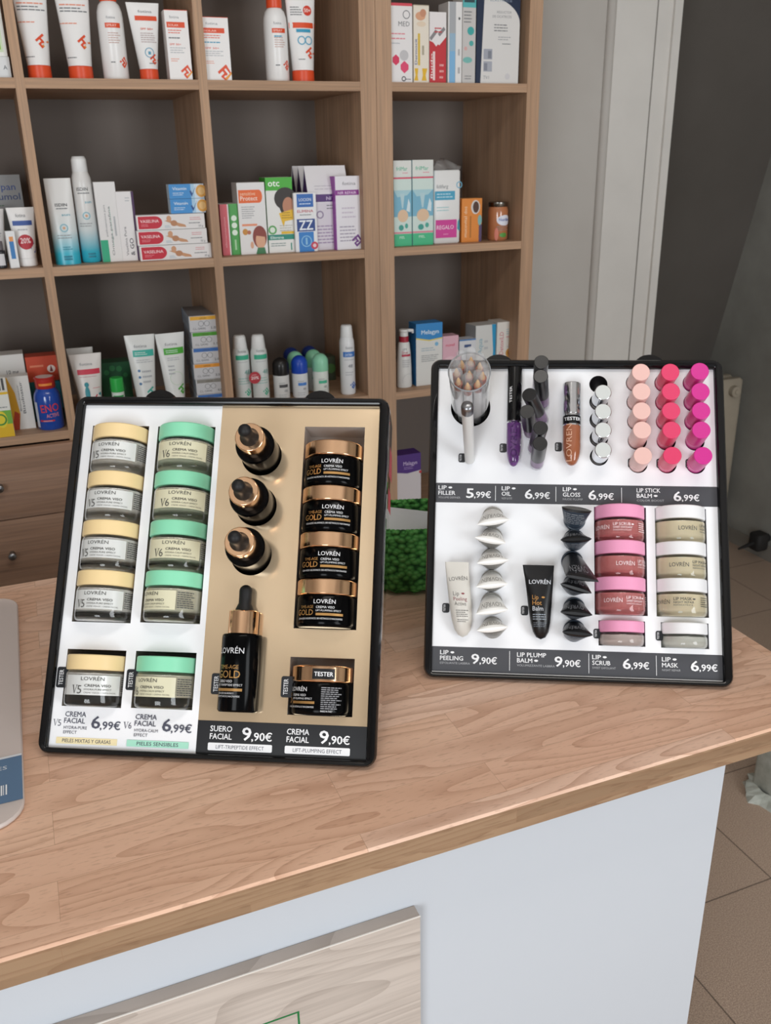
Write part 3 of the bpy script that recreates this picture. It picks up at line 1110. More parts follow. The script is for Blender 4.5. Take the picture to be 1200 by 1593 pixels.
# middle bay
sp = spot(348, 361, 400, 318, Y + .004, Z2)
carton('slim_red_carton', 'narrow coral red carton at the left end of the lice treatment boxes', 'carton', sp, Y + .004, Z2, .06, '#d6606a', [('r', .86, 0, 1, 1, '#e9e6e4'), ('T', 'alimentacion', .55, .15, .2, '#f0b8bc', 0, 'l', .6)], top='#e9e6e4')
sp = spot(361.5, 375.5, 399, 317, Y + .006, Z2)
carton('slim_green_carton', 'narrow green carton with three white dots beside the coral one', 'carton', sp, Y + .006, Z2, .06, '#4aa04c', [('c', .5, .72, .3, '#e2efe0'), ('c', .5, .58, .3, '#e2efe0'), ('c', .5, .44, .3, '#e2efe0'), ('r', 0, 0, .14, .97, '#3b8c40'), ('r', .4, .1, .6, .3, '#a9d2a4')], top='#e6e4e0')
sp = spot(376, 418, 397, 284, Y, Z2)
carton('repellent_carton', 'white carton with an orange label and a drawn red haired child', 'carton', sp, Y, Z2, .05, '#e3e1e0',
       [('r', .04, .72, .78, .90, '#e8692e'), ('e', .78, .81, .12, .09, '#e8692e'), ('t', 'sensitive', .1, .825, .05, '#f7c9a8', .01, 'l', .55), ('t', 'Protect', .1, .755, .06, '#fbe6d8', .02, 'l', .62), ('l', .12, .50, .6, .68, 6, '#9a9a9e'),
        ('r', .1, .40, .65, .43, '#e8926c'), ('e', .2, .32, .1, .045, '#c98c3c'), ('e', .34, .31, .07, .03, '#b86a4c'), ('e', .72, .24, .26, .16, '#8a3e34'), ('e', .74, .19, .18, .12, '#dba888'), ('p', [(.55, .34), (.72, .38), (.92, .3), (.9, .24), (.6, .26)], '#8a3e34'), ('p', [(.55, .0), (.92, 0), (.88, .09), (.62, .09)], '#3c7a4e'), ('e', .42, .13, .06, .05, '#dba888')], side='#c9c5c2')
sp = spot(419.5, 460, 394, 276, Y + .002, Z2)
carton('lice_lotion_carton', 'white and green carton showing a curly haired child with a yellow banner', 'carton', sp, Y + .002, Z2, .05, '#e5e4e1',
       [('r', 0, .83, 1, 1, '#47ad35'), ('t', 'otc', .1, .885, .085, '#f4faf0', .03, 'l', .42), ('e', .72, .72, .42, .15, '#2e2420'), ('e', .78, .62, .3, .13, '#2e2420'), ('e', .82, .62, .22, .12, '#b98063'), ('p', [(.45, .53), (1, .58), (1, .44), (.66, .42), (.6, .34), (.52, .44)], '#e6b92e'), ('l', .55, .45, .95, .55, 3, '#a87f20'),
        ('c', .17, .31, .16, '#57a356'), ('c', .17, .31, .10, '#dfeadd'), ('l', .45, .28, .95, .38, 3, '#b8b4a8'), ('r', .5, .25, .98, .285, '#e6b92e'), ('r', 0, .175, 1, .245, '#1f8a78'), ('t', 'Elimina', .08, .19, .035, '#e6f4f0', .02, 'l', .5), ('l', .08, .08, .7, .14, 2, '#7b8f8c'), ('t', '1', .84, .03, .10, '#1f8a78', .02)], side='#3f9c34')
sp = spot(461, 495, 393, 300, Y - .008, Z2)
carton('lotion_carton', 'white and blue carton with two large white letters Z, middle shelf', 'carton', sp, Y - .008, Z2, .045, '#e6e6e8',
       [('r', .14, .76, .88, .98, '#2a66b4'), ('t', 'LOCION', .51, .86, .05, '#dbe6f4', .02, 'c', .55), ('l', .25, .79, .8, .84, 1, '#c4d8f0'), ('t', 'ELIMINA', .5, .67, .045, '#c04a56', .02, 'c', .72), ('l', .25, .61, .8, .65, 1, GY),
        ('r', .1, .35, .92, .56, '#1d3f86'), ('t', 'ZZ', .51, .375, .165, '#eef3fa', .03, 'c', .62), ('r', .16, .0, .84, .34, '#2c7cc6'), ('o', .5, .18, .2, .24, '#8cc0e4'), ('r', .46, .12, .54, .24, '#8cc0e4'), ('c', .86, .10, .16, '#c8344a'), ('c', .86, .10, .08, '#e7c6ce')], side='#d6d6da')
# three gabled carry packs, one behind the other
sp = spot(483, 545, 391, 258, Y + .006, Z2)
for k in range(3):
    x, wd_, hh = sp
    dd = .042
    hb = hh * .69
    b = MB()
    wh = M('#e2dfe2', .45)
    pu = M('#47286a', .45)
    x0, x1 = -wd_ / 2, wd_ / 2
    b.box(x0, x1, 0, dd, 0, hb, wh, {'x-': M('#6a2a78', .45)})
    b.add([(x0, 0, hb), (x1, 0, hb), (x1, dd / 2 - .001, hh), (x0, dd / 2 - .001, hh)], [(0, 1, 2, 3)], wh)
    b.add([(x0, dd, hb), (x1, dd, hb), (x1, dd / 2 + .001, hh), (x0, dd / 2 + .001, hh)], [(3, 2, 1, 0)], wh)
    b.add([(x0 + .001, .002, hb), (x0 + .001, dd - .002, hb), (x0 + .001, dd / 2, hh - .004)], [(0, 2, 1)], pu)
    b.add([(x1, 0, hb), (x1, dd, hb), (x1, dd / 2, hh)], [(0, 1, 2)], pu)
    b.add([(x0, dd / 2 - .001, hh), (x1, dd / 2 - .001, hh), (x1, dd / 2 + .001, hh), (x0, dd / 2 + .001, hh)], [(0, 1, 2, 3)], wh)
    face(b, plane_map((0, 0, 0)), wd_, hb, [('r', .1, .84, .9, .97, '#4f2a6e'), ('t', 'NIT', .45, .87, .06, '#d8c9e4', .01, 'l', .2), ('r', .1, 0, .8, .82, '#d6d0d8'), ('l', .45, .7, .8, .8, 2, GY), ('o', .28, .62, .06, .09, '#8f7f9c'), ('l', .2, .1, .7, .45, 6, '#9b86a8')])
    sl = plane_map((0, 0, hb), (1, 0, 0), (0, (dd / 2) / (hh - hb), 1))
    b.rrect(sl, -.004, (hh - hb) * .35, .026, (hh - hb) * .70, .006, M('#5d5a58', .7))
    b.lines(sl, -.03, .004, .03, (hh - hb) * .3, 2, M('#b7b0ba', .5), .2)
    o = b.build('carry_pack', mat=T(x, Y + .006 + k * .045, Z2 + .0004))
    tag(o, ('front', 'middle', 'rear')[k] + ' of the three white and purple gable packs with handle holes', 'carry pack', 'gable packs behind one another')
sp = spot(524, 564, 390, 274, Y - .012, Z2)
carton('lice_repair_carton', 'white and violet carton standing in front of the gable packs', 'carton', sp, Y - .012, Z2, .035, '#e3e0e6',
       [('r', 0, 0, .03, 1, '#8e3a9a'), ('t', 'fotina', .3, .88, .045, '#7d7a80', 0, 'l', .5), ('r', .03, .745, .92, .815, '#8a2f8c'), ('t', 'NIR REPAIR', .12, .76, .035, '#e6cdea', .02, 'l', .7), ('l', .15, .10, .85, .34, 5, '#a49cae'), ('l', .25, .42, .8, .6, 3, '#c9bfce')], side='#9a3fa6',
       ef=(.82, .12, .32, '#6e3684', '#6e3684'))

# right bay, second row
for k, (xl, xr, yt, yb) in enumerate(((614, 641, 250, 385), (642.5, 674, 249, 384))):
    sp = spot(xl, xr, yb, yt, Y - .005, Z2)
    carton('baby_care_carton', ('left', 'right')[k] + ' of the two tall mint and blue cartons with a drawn baby', 'carton', sp, Y - .005, Z2, .05, '#cfe0da',
           [('r', 0, .82, 1, 1, '#dcded9'), ('t', 'frilMar', .15, .885, .045, '#67b79a', .02, 'l', .62), ('l', .5, .845, .85, .87, 1, '#d98a9a'), ('r', 0, .79, 1, .81, '#d7566e'), ('r', 0, .35, 1, .66, '#79b3cc'), ('p', [(0, .66), (1, .66), (.75, .60), (.2, .58)], '#a9cfd8'), ('p', [(.35, .62), (.6, .62), (.52, .45), (.45, .45)], '#b6d3da'), ('e', .5, .36, .3, .075, '#e0c0a0'), ('p', [(.7, .42), (.82, .56), (.92, .5), (.9, .4)], '#d5e6ec'), ('e', .4, .22, .14, .035, '#3d9c90'), ('e', .7, .24, .09, .03, '#4aa898'), ('r', 0, .15, 1, .17, '#dd8796'), ('r', 0, 0, 1, .145, '#45ba86'), ('t', 'PIEL', .3, .09, .03, '#c9ecd8', .02, 'l', .3)],
           side='#7db9c4', group='mint and blue baby cartons')
sp = spot(675.5, 716, 380, 265, Y, Z2)
root = thing('wipes_pack', 'white pack in clear wrap with a magenta gift label and twisted plastic top', 'pack', mat=T(sp[0], Y, Z2 + .0005))
b = MB()
w_, h_ = sp[1], sp[2]
b.rbox(-w_ / 2, w_ / 2, 0, .035, 0, h_, .006, M('#e8e8e7', .3))
face(b, plane_map((0, -.0002, 0)), w_, h_, [('t', 'lidifarg', .1, .76, .05, '#7c8084', 0, 'l', .42), ('r', .03, .60, .78, .72, '#4ba3c4'), ('l', .1, .62, .7, .70, 2, '#bfe0ee'), ('l', .1, .44, .6, .52, 2, '#a9cfd2'), ('o', .94, .8, .08, .11, '#6fb2cf'), ('r', .06, .08, .86, .33, '#cf3f96'), ('t', 'REGALO', .1, .20, .055, '#f3d5e8', .02, 'l', .64), ('l', .35, .11, .55, .15, 1, '#e68fc0'), ('p', [(.88, .2), (.98, .16), (.96, .34), (.9, .3)], '#3f93a6')])
b.build('pack_body', root)
b = MB()
vs, fs = [], []
WR = M('#d9d6d4', .12, trans=.85, ior=1.25, name='clear_wrap')
rn = random.Random(3)
for k in range(5):
    for i in range(13):
        q = i / 12
        zz = h_ - .002 + k / 4 * (.020 + .008 * math.sin(q * 5))
        vs.append((-w_ / 2 + w_ * q + k * .0024 + rn.uniform(-.001, .001), .008 + .006 * math.sin(q * 9 + k) + .004 * k, zz))
for k in range(4):
    for i in range(12):
        fs.append((k * 13 + i, k * 13 + i + 1, (k + 1) * 13 + i + 1, (k + 1) * 13 + i))
b.add(vs, fs, WR, True)
ob = b.build('plastic_wrap', root)
so = ob.modifiers.new('s', 'SOLIDIFY')
so.thickness = .0006
sp = spot(718, 749, 378, 309, Y + .004, Z2)
carton('chewable_carton', 'orange carton with a small photo and upright lettering beside the brown jar', 'carton', sp, Y + .004, Z2, .035, '#e08a3a',
       [('T', 'mucovital dos', .26, .12, .15, '#f5d6b2', .01, 'l', .7), ('e', .68, .80, .22, .16, '#d8d4d0'), ('e', .70, .80, .15, .13, '#54382e'), ('r', .40, .1, .48, .6, '#b8722c'), ('r', .86, 0, 1, .4, '#5a4668'), ('e', .9, .5, .1, .12, '#7fb2b0')], side='#c8742a', top='#e8a55c')
jp = sight(776.5, 374, Y + .012)
r = .0245
can('baby_food_jar', 'glass jar of orange brown puree beside the orange carton', 'jar', jp.x, Y - .004, Z2, r,
    [[(0, 0), (r * .88, 0)], [(r * .88, 0), (r, .004), (r, .069), (r * .9, .077)]], M('#b97750', .12, coat=.8),
    [[(r * .93, .077), (r * .95, .0775), (r * .95, .087)], [(r * .95, .087), (r * .8, .0885), (0, .0885)]], M('#8a8680', .25, 1.0),
    [('e', .62, .62, .42, .16, '#e3e6f2'), ('t', 'NutriBen', .62, .60, .09, '#3d5aa8', .02, 'c', .62), ('l', .2, .30, 1.0, .46, 3, '#8d8684'), ('e', .55, .17, .2, .07, '#5a9a44'), ('e', .2, .2, .1, .2, '#d8806c')], .075)

# ---- third row
Y = 1.99
# left bay
sp = spot(-30, 24, 679, 588, 1.955, Z3)
carton('lemon_carton', 'small white and yellow carton with a lemon picture in front, left edge', 'carton', (sp[0], sp[1], sp[2] * 1.0), 1.9535, Z3, .022, '#e3e3dd',
       [('r', 0, 0, 1, .22, '#e3b92a'), ('r', 0, .22, 1, .45, '#74b044'), ('e', .7, .30, .16, .14, '#e6d23a'), ('o', .66, .3, .14, .19, '#3c8a3c'), ('c', .45, .36, .13, '#e8ecec'), ('l', .5, .48, .95, .53, 1, '#8a8d90'), ('c', .55, .62, .08, '#9ccab0'), ('r', 0, .72, 1, .76, '#e3b92a'), ('r', 0, .76, 1, 1, '#d6d3cc'), ('r', .68, .79, .74, .99, '#4a4a4a'), ('r', .78, .79, .82, .99, '#5a5a5a'), ('r', .86, .79, .93, .99, '#4a4a4a')])
sp = spot(14, 56, 662, 585, 2.00, Z3)
carton('yellow_carton', 'yellow and red swirled carton with white side behind the lemon box', 'carton', sp, 2.00, Z3, .03, '#dcdad6',
       [('p', [(0, 0), (.38, 0), (.5, .3), (.42, .7), (.2, 1), (0, 1)], '#d9a22c'), ('p', [(.1, 0), (.38, 0), (.48, .3), (.3, .36)], '#b8452a'), ('T', 'Bisolnatur', .72, .3, .1, '#55555a', .02, 'l', .6), ('T', 'Bisolnatur', .58, .35, .06, '#77777a', .01, 'l', .5)], side='#e0b83a')
sp = spot(-40, 52, 650, 553, 2.06, Z3)
carton('wide_yellow_carton', 'wide white carton with yellow waves standing behind the yellow one', 'carton', sp, 2.06, Z3, .05, '#dcdbd8',
       [('t', '10 mg', .68, .72, .06, '#55585e', .01, 'l', .2), ('p', [(0, .40), (.55, .56), (1, .48), (1, .18), (0, .1)], '#e2bb2e'), ('p', [(0, .50), (.5, .54), (.8, .45), (.5, .44), (0, .42)], '#ead36a')])
sp = spot(55, 107, 655, 553, 2.05, Z3)
carton('orange_red_carton', 'orange red carton with a round white seal behind the blue bottle', 'carton', sp, 2.05, Z3, .045, '#c4482c',
       [('r', .0, .0, 1, .62, '#1f5a58'), ('r', .55, .18, .95, .60, '#3a9fb8'), ('c', .72, .80, .12, '#e8d8d0'), ('p', [(.67, .76), (.72, .86), (.77, .76)], '#7a3030'), ('r', .1, .84, .5, .87, '#dc8060')])
ep = sight(83, 665, 1.98)
r = .0275
c_ = '#1f49a4'
root = thing('antacid_bottle', 'blue plastic bottle with a red cap and red lettering beside the upright', 'bottle', mat=T(ep.x - .0025, 1.992, Z3 + .0004))
b = MB()
b.lathe([[(0, 0), (r * .92, 0)], [(r * .92, 0), (r, .004), (r, .066), (r * .93, .076), (r * .72, .086), (r * .6, .088)]], M('#1d4aa6', .12, coat=.6), 40)
mp = cyl_map(r)
b.rect(mp, -.0345, .006, -.0255, .060, '#c9d2de', 3)
mp_up = lambda x, y, l: mp(x, y, l + .0006)
b.text(mp_up, 'ENO', 0.002, .0400, .0165, '#d8404c', 'c', .0360, .02, 4)
b.text(mp, 'ACTIVE', .006, .028, .008, '#e38a94', 'c', .026, .02, 4)
b.rect(mp, -.022, .019, .008, .0225, '#c7303c', 6)
b.text(mp, 'menta', -.006, .0195, .0026, '#f0dfe0', 'c', .018, .01)
b.build('body', root)
b = MB()
b.lathe([[(r * .64, .086), (r * .74, .088), (r * .74, .106)], [(r * .74, .106), (r * .78, .107), (r * .78, .109)], [(r * .78, .109), (r * .7, .1105), (0, .1105)]], M('#b9302c', .3), 36)
b.rect(cyl_map(r * .74), -.014, .094, .014, .099, '#e88a3c', 8)
b.cyl(r * .62, .1103, .1108, M('#d9d3d0', .4), 28)
b.build('cap', root)

# second bay
def t3(px, Yv, yb=655):
    return sight(px, yb, Yv).x


tube('foot_cream_tube', 'white foot cream tube with a red band and a teal footprint', 'tube', (t3(147, 1.99), 0, sight(136, 551, 2.0).z - Z3), 1.985, Z3, .0205, .034, '#e2ddd9', '#e2ddd9', .02,
     [('t', 'fotina', .3, .84, .04, '#8d8f93', 0, 'l', .38), ('r', .2, .71, .88, .785, '#cf3a50'), ('l', .25, .665, .85, .69, 1, '#c99aa0'), ('e', .42, .44, .075, .1, '#2a8c98'), ('e', .42, .565, .07, .035, '#2a8c98'), ('l', .6, .5, .85, .52, 1, '#cf6070'), ('p', [(.6, .36), (.7, .42), (.95, .28), (.85, .22)], '#cf3a50'), ('p', [(.75, .42), (.82, .44), (1., .34), (.92, .3)], '#2a8c98')])
tube('foot_cream_tube', 'plain pale tube standing behind the foot cream tube with the footprint', 'tube', (t3(140, 2.04), 0, sight(130, 541, 2.05).z - Z3), 2.035, Z3, .018, .028, '#cfccc9', '#cfccc9', .02, [])
gp = t3(190, 1.99)
root = thing('roll_on_stick', 'small stick with a bright green cap between the white tubes', 'stick', mat=T(gp, 2.0, Z3 + .0004))
b = MB()
b.cyl(.0135, 0, .062, M('#d8e6dc', .35), 28, .002)
b.rect(cyl_map(.0135), -.012, .05, .012, .054, '#2f9a50', 8)
b.build('body', root)
b = MB()
b.cyl(.0142, .0605, .092, M('#2fae4c', .35), 28, .002)
b.build('cap', root)
sp = spot(166, 212, 650, 563, 2.08, Z3)
carton('dark_green_carton', 'dark green carton with faint paw like dots behind the green capped stick', 'carton', sp, 2.08, Z3, .05, '#1f5233',
       [('c', .5, .45, .28, '#2c6a40'), ('c', .2, .8, .09, '#2f7444'), ('c', .4, .88, .1, '#2f7444'), ('c', .63, .86, .1, '#2f7444'), ('c', .82, .72, .08, '#2f7444')])
for xs, yt, c1, lab, rt in ((229, 522, '#3fb3a4', 'white cream tube with a turquoise band, left of the green banded tube', -4), (279, 519, '#4fae3c', 'white cream tube with a green band next to the stacked glasses boxes', 5)):
    dec = [('t', 'fotina', .28, .85, .035, '#8d8f93', 0, 'l', .42), ('r', .22, .74, .9, .82, c1), ('l', .28, .755, .7, .80, 2, '#dff0ea'), ('l', .3, .66, .85, .71, 2, LG)]
    if c1 == '#3fb3a4':
        dec += [('c', .36, .57, .045, '#4a7aa8'), ('c', .36, .49, .045, '#4a7aa8'), ('c', .36, .41, .045, '#4a7aa8'), ('l', .45, .40, .8, .59, 3, LG)]
    else:
        dec += [('o', .55, .44, .22, .23, '#b9d4b4'), ('l', .3, .48, .55, .62, 3, LG)]
    tube('cream_tube', lab, 'tube', (t3(xs + (4 if rt < 0 else 0), 2.0), 0, sight(xs - 10, yt, 2.0).z - Z3), 1.99, Z3, .0195, .0325, '#e4e6e4', '#e4e6e4', .02, dec, rot=rt, ef=(.72, .30, .26, c1, c1))
# stacked reading glasses boxes
sp = spot(302, 352, 620, 475, 1.992, Z3)
gz = Z3
gh = .0352
stripe = ['#3f6fb4', '#8a8781', '#e39a3c', '#3f6fb4', '#4f9c34', '#e6ad3a']
names = ['bottom one behind the display edge', 'grey banded, lowest visible', 'orange banded, second from the bottom', 'blue banded, middle', 'green banded, second from the top', 'yellow banded, topmost']
nums = ['2.0', '4.0', '3.0', '2.0', '1.5', '1.0']
gx = sight(326, 600, 1.992).x
for k in range(6):
    dec = [('r', .04, .74, .96, .97, stripe[k]), ('t', 'LIMON', .5, .79, .1, '#5a4a2a', 0, 'c', .24), ('o', .42, .50, .085, .1, '#77787c'), ('o', .63, .50, .085, .1, '#77787c'), ('r', .5, .5, .55, .54, '#77787c'),
           ('t', 'C.L. GAFAS', .12, .14, .12, '#5d5e62', .01, 'l', .45), ('t', nums[k], .78, .14, .15, '#5d5e62', .02, 'l', .16)]
    carton('glasses_carton', 'grey white reading glasses box, ' + names[k] + ' of the stack', 'carton', (gx + .0012 * math.sin(k * 2.1), .0605, gh - .0006), 1.992 + .001 * (k % 2), gz + gh * k, .15, '#c9c9cc', dec,
           side='#a9b4c0', top='#8e8f92', rot=-4, group='stack of reading glasses boxes', sdec=[('l', .1, .3, .9, .7, 2, '#8d98a8'), ('r', .0, .1, .08, .9, '#7f9cc0')])

# middle bay third row
for k, (xb, yt, yy) in enumerate(((380, 522, 2.0), (408, 518, 1.99))):
    x = sight(xb + 4, 640, yy).x
    r = .0192
    h = .149
    dec = [('t', 'fotina', .25, .80, .045, '#9a9ea0', 0, 'l', .5), ('r', .08, .69, .95, .76, '#3fae8c'), ('l', .2, .64, .9, .67, 1, LG), ('t', '48', .55, .46, .07, '#5b9c92', 0), ('l', .15, .3, .9, .42, 3, '#9cc4bc')]
    can('deodorant_spray', ('left', 'right')[k] + ' of the two white deodorant cans with a mint green band', 'spray can', x, yy, Z3, r,
        [[(0, 0), (r * .9, 0)], [(r * .9, 0), (r, .003), (r, h * .74), (r * .96, h * .80), (r * .82, h * .86)]], '#d9dddb',
        [[(r * .83, h * .858), (r * .84, h * .862), (r * .72, h * 1.02)], [(r * .72, h * 1.02), (r * .6, h * 1.05), (0, h * 1.05)]], '#e6e7e6', dec, h, ef=(.72, .18, .34, '#3fae8c', '#3fae8c'), group='pair of mint banded sprays')
sx = sight(397, 588, 1.985)
b = MB()
b.T = T(sx.x, 1.988, sx.z) @ Matrix.Rotation(R(90), 4, 'X')
b.cyl(.0138, 0, .0015, M('#b2303c', .4), 28)
b.T = None
mp = plane_map((sx.x, 1.9862, sx.z))
b.text(mp, '20%', 0, -.0035, .007, '#f4dcdc', 'c', .018, .04)
b.lines(mp, -.007, .005, .007, .0085, 1, M('#f0c4c6', .5))
tag(b.build('discount_sticker'), 'round red 20% sticker stuck across the two mint banded deodorant cans', 'sticker')


def rollon(label, x, Yv, capc, body, band, grp=None):
    r = .0187
    root = thing('roll_on_deodorant', label, 'deodorant', grp, T(x, Yv + r, Z3 + .0004))
    b = MB()
    b.lathe([[(0, 0), (r * .9, 0)], [(r * .9, 0), (r, .003), (r, .058)], [(r, .058), (0, .058)]], M(body, .35), 28)
    mp = cyl_map(r)
    b.rect(mp, -.010, .030, .011, .037, band, 8)
    b.lines(mp, -.010, .038, .008, .043, 1, M('#a4a8aa', .5))
    b.text(mp, '48', .001, .019, .006, '#8b8e92', 'l')
    b.lines(mp, -.012, .006, .012, .015, 2, M('#b0b4b6', .5))
    b.build('body', root)
    b = MB()
    pr = [(r * 1.02, .058), (r * 1.04, .060)]
    for i in range(10):
        a = R(90 * i / 9)
        pr.append((r * 1.04 * math.cos(a) if i < 9 else 0, .079 + .020 * math.sin(a)))
    b.lathe([pr], M(capc, .32), 28)
    b.build('cap', root)
    return root


yy = 1.995
rollon('black capped roll on deodorant beside the white spray cans', sight(444, 640, yy).x, yy, '#1d1b1b', '#d6d6d4', '#4a4a4c')
rollon('bright blue capped roll on deodorant in the front row', sight(473, 640, yy).x, yy, '#1c46ae', '#dadde0', '#4a80c8')
rollon('mint capped roll on deodorant at the right of the front row', sight(505, 640, yy).x, yy, '#8fd0ae', '#dce2dc', '#48b08e')
for xb, Yv, c1, lab in ((466, 2.045, '#8ccdaa', 'mint capped roll on behind the bright blue one'), (460, 2.095, '#1c2f6a', 'navy capped roll on at the back left of the group'),
                        (494, 2.045, '#8ccdaa', 'mint capped roll on behind the front mint one'), (488, 2.095, '#1c2f6a', 'navy capped roll on at the back right of the group')):
    rollon(lab, sight(xb, 620, Yv).x, Yv, c1, '#d0d4d2', '#48b08e')
gb = tag(None or carton('green_ball_carton', 'dark green and brown carton partly hidden behind the mint deodorants', 'carton', spot(500, 524, 620, 555, 2.14, Z3), 2.14, Z3, .04, '#3f4a34', [('e', .7, .5, .3, .2, '#4a7a3a')]), None, None)
x = sight(544, 614, 1.985).x
r = .0178
h = .164
can('deodorant_spray', 'white deodorant can with a blue band standing alone by the double upright', 'spray can', x, 1.975, Z3, r,
    [[(0, 0), (r * .9, 0)], [(r * .9, 0), (r, .003), (r, h * .72), (r * .96, h * .78), (r * .82, h * .83)]], '#e2e4e6',
    [[(r * .83, h * .83), (r * .84, h * .835), (r * .74, h * .98)], [(r * .74, h * .98), (r * .62, h), (0, h)]], '#e6e8e8',
    [('t', 'fotina', .25, .67, .04, '#8d9096', 0, 'l', .5), ('r', .06, .555, .95, .63, '#3c78c4'), ('t', 'EXTRA', .2, .57, .035, '#dce8f6', .02, 'l', .5), ('l', .15, .5, .9, .53, 1, LG), ('t', '48', .38, .40, .05, '#7c8086', .01), ('l', .2, .28, .8, .35, 2, LG)], h, ef=(.72, .14, .36, '#2f66b8', '#2f66b8'))

# right bay third row
px_ = sight(633, 608, 1.985)
r = .0185
root = thing('pump_bottle', 'white pump bottle with a dark red neck at the left of the right bay', 'bottle', mat=T(px_.x - .001, 1.985 + r * .7, Z3 + .0004))
b = MB()
vs, fs = [], []
for k, (a, c, z) in enumerate(((.0185, .016, 0), (.0195, .017, .004), (.0185, .016, .05), (.0165, .0145, .085), (.014, .0125, .108), (.010, .010, .112))):
    for i in range(28):
        t = 2 * PI * i / 28
        vs.append((a * math.cos(t), c * math.sin(t), z))
for k in range(5):
    for i in range(28):
        j = (i + 1) % 28
        fs.append((k * 28 + i, k * 28 + j, k * 28 + 28 + j, k * 28 + 28 + i))
b.add(vs, fs, M('#dededc', .3), True)
b.add(vs[:28][::-1], [tuple(range(28))], M('#dededc', .3))
mp = lambda x, y, l: Vector((x, -.0172 + .0035 * max(0, (y - .05) / .06) + (x / .02) ** 2 * .008 - l, y))
b.text(mp, 'LEY', -.008, .092, .005, '#7f8084', 'l', .010)
b.text(mp, 'Dryn', -.010, .084, .006, '#c05a68', 'l', .014)
b.rect(mp, -.011, .077, .011, .082, '#b8304a', 4)
b.lines(mp, -.010, .05, .010, .07, 4, M('#b7b7ba', .5))
b.ring(mp, .006, .018, .016, .0165, M('#b7b8bc', .5), 20, 60, 200)
b.build('body', root)
b = MB()
b.cyl(.0115, .110, .124, M('#a52a3c', .4), 24, .001)
b.build('neck_ring', root)
b = MB()
b.cyl(.0105, .124, .134, M('#e0dfdd', .35), 24, .001)
b.cyl(.0115, .134, .141, M('#e0dfdd', .35), 24, .002)
b.T = T(.012, -.002, .1372) @ Matrix.Rotation(R(95), 4, 'Y')
b.cyl(.004, -.006, .012, M('#e0dfdd', .35), 14, .001)
b.T = T(.0225, -.002, .130)
b.cyl(.003, 0, .008, M('#e0dfdd', .35), 12, .0005)
b.build('pump_head', root)
sp = spot(648, 688, 606, 503, 1.985, Z3)
carton('blue_top_carton', 'white carton with a blue top and yellow curve beside the pump bottle', 'carton', sp, 1.985, Z3, .045, '#dcdcd9',
       [('r', 0, .80, 1, 1, '#2b86c8'), ('p', [(0, .80), (0, .78), (.5, .735), (1, .76), (1, .80)], '#2b86c8'), ('p', [(0, .78), (0, .76), (.5, .715), (1, .742), (1, .76), (.5, .735)], '#e0cc5a'), ('t', 'Melagyn', .2, .83, .065, '#dcecf8', .02, 'l', .66), ('c', .78, .66, .07, '#7db6da'), ('l', .2, .55, .85, .62, 2, '#9fb4c0'), ('l', .2, .38, .85, .50, 4, '#8b8e92')], side='#2b78b4', top='#2b86c8')
sp = spot(689, 713, 612, 523, 1.988, Z3)
carton('pink_carton', 'small light pink carton behind the clear lip filler tubes', 'carton', sp, 1.99, Z3, .035, '#dcaebc', [('t', 'nuvel', .2, .78, .06, '#d6486a', .02, 'l', .55), ('e', .5, .5, .35, .06, '#e6c2cc')], side='#c998a8')
sp = spot(714, 739, 612, 528, 1.995, Z3)
carton('white_small_carton', 'small white carton with a navy badge beside the pink carton', 'carton', sp, 1.995, Z3, .035, '#d3d5da', [('r', .3, .80, .72, .87, '#38507e'), ('r', 0, .965, 1, 1, '#4a7cb4'), ('l', .2, .6, .85, .72, 3, LG)], side='#b0b6bf')
sp = spot(738, 772, 612, 506, 2.0, Z3)
carton('blue_stripe_carton', 'white carton with a curved blue stripe down its right edge', 'carton', sp, 2.0, Z3, .05, '#d5d6d4', [('p', [(.78, .0), (.98, .0), (.98, 1), (.74, 1), (.82, .5)], '#2c96c4'), ('T', 'Aqua', .30, .45, .2, '#8bb4c4', .01, 'l', .3), ('l', .4, .5, .6, .75, 2, LG)], side='#a8abae', rot=4)
sp = spot(771, 802, 612, 501, 1.995, Z3)
carton('supplement_carton', 'white carton with upright red letters and an orange emblem, rightmost of its row', 'carton', sp, 1.995, Z3, .05, '#dedbd5', [('T', 'DetoxiLD', .32, .40, .2, '#cf7a86', .01, 'l', .42), ('l', .45, .76, .85, .88, 3, '#a9c4cc'), ('l', .45, .70, .85, .74, 1, '#cf6a74'), ('c', .64, .42, .2, '#cf9a4a'), ('c', .64, .42, .11, '#a8682c'), ('l', .5, .52, .8, .56, 1, LG)], side='#c9c6c0')

# fourth row
sp = spot(590, 668, 845, 708, 1.975, Z4)
carton('purple_top_carton', 'white carton with a purple top on the lower shelf between the two displays', 'carton', (sp[0] + .01, .075, sp[2]), 1.975, Z4, .045, '#cfc9cc',
       [('r', 0, .76, 1, 1, '#4c2a7c'), ('p', [(0, .76), (0, .74), (.5, .70), (1, .73), (1, .76)], '#4c2a7c'), ('t', 'Melagyn', .36, .83, .06, '#cbb9dc', .02, 'l', .5), ('l', .38, .76, .8, .81, 2, '#a68cc4'), ('c', .98, .70, .05, '#c0303c')], side='#3f2468', top='#4c2a7c')

# ------------------------------------------------------------------ cosmetic displays
def display_matrix(ox, oy, yaw, tilt, lift=0.0016):
    ya, t = R(yaw), R(tilt)
    u = Vector((math.cos(ya), math.sin(ya), 0))
    nh = Vector((math.sin(ya), -math.cos(ya), 0))
    v = math.cos(t) * Vector((0, 0, 1)) - math.sin(t) * nh
    n = u.cross(v)
    m = Matrix.Identity(4)
    for i in range(3):
        m[i][0], m[i][1], m[i][2] = u[i], -n[i], v[i]
    m[0][3], m[1][3], m[2][3] = ox, oy, 0.95 + lift
    return m


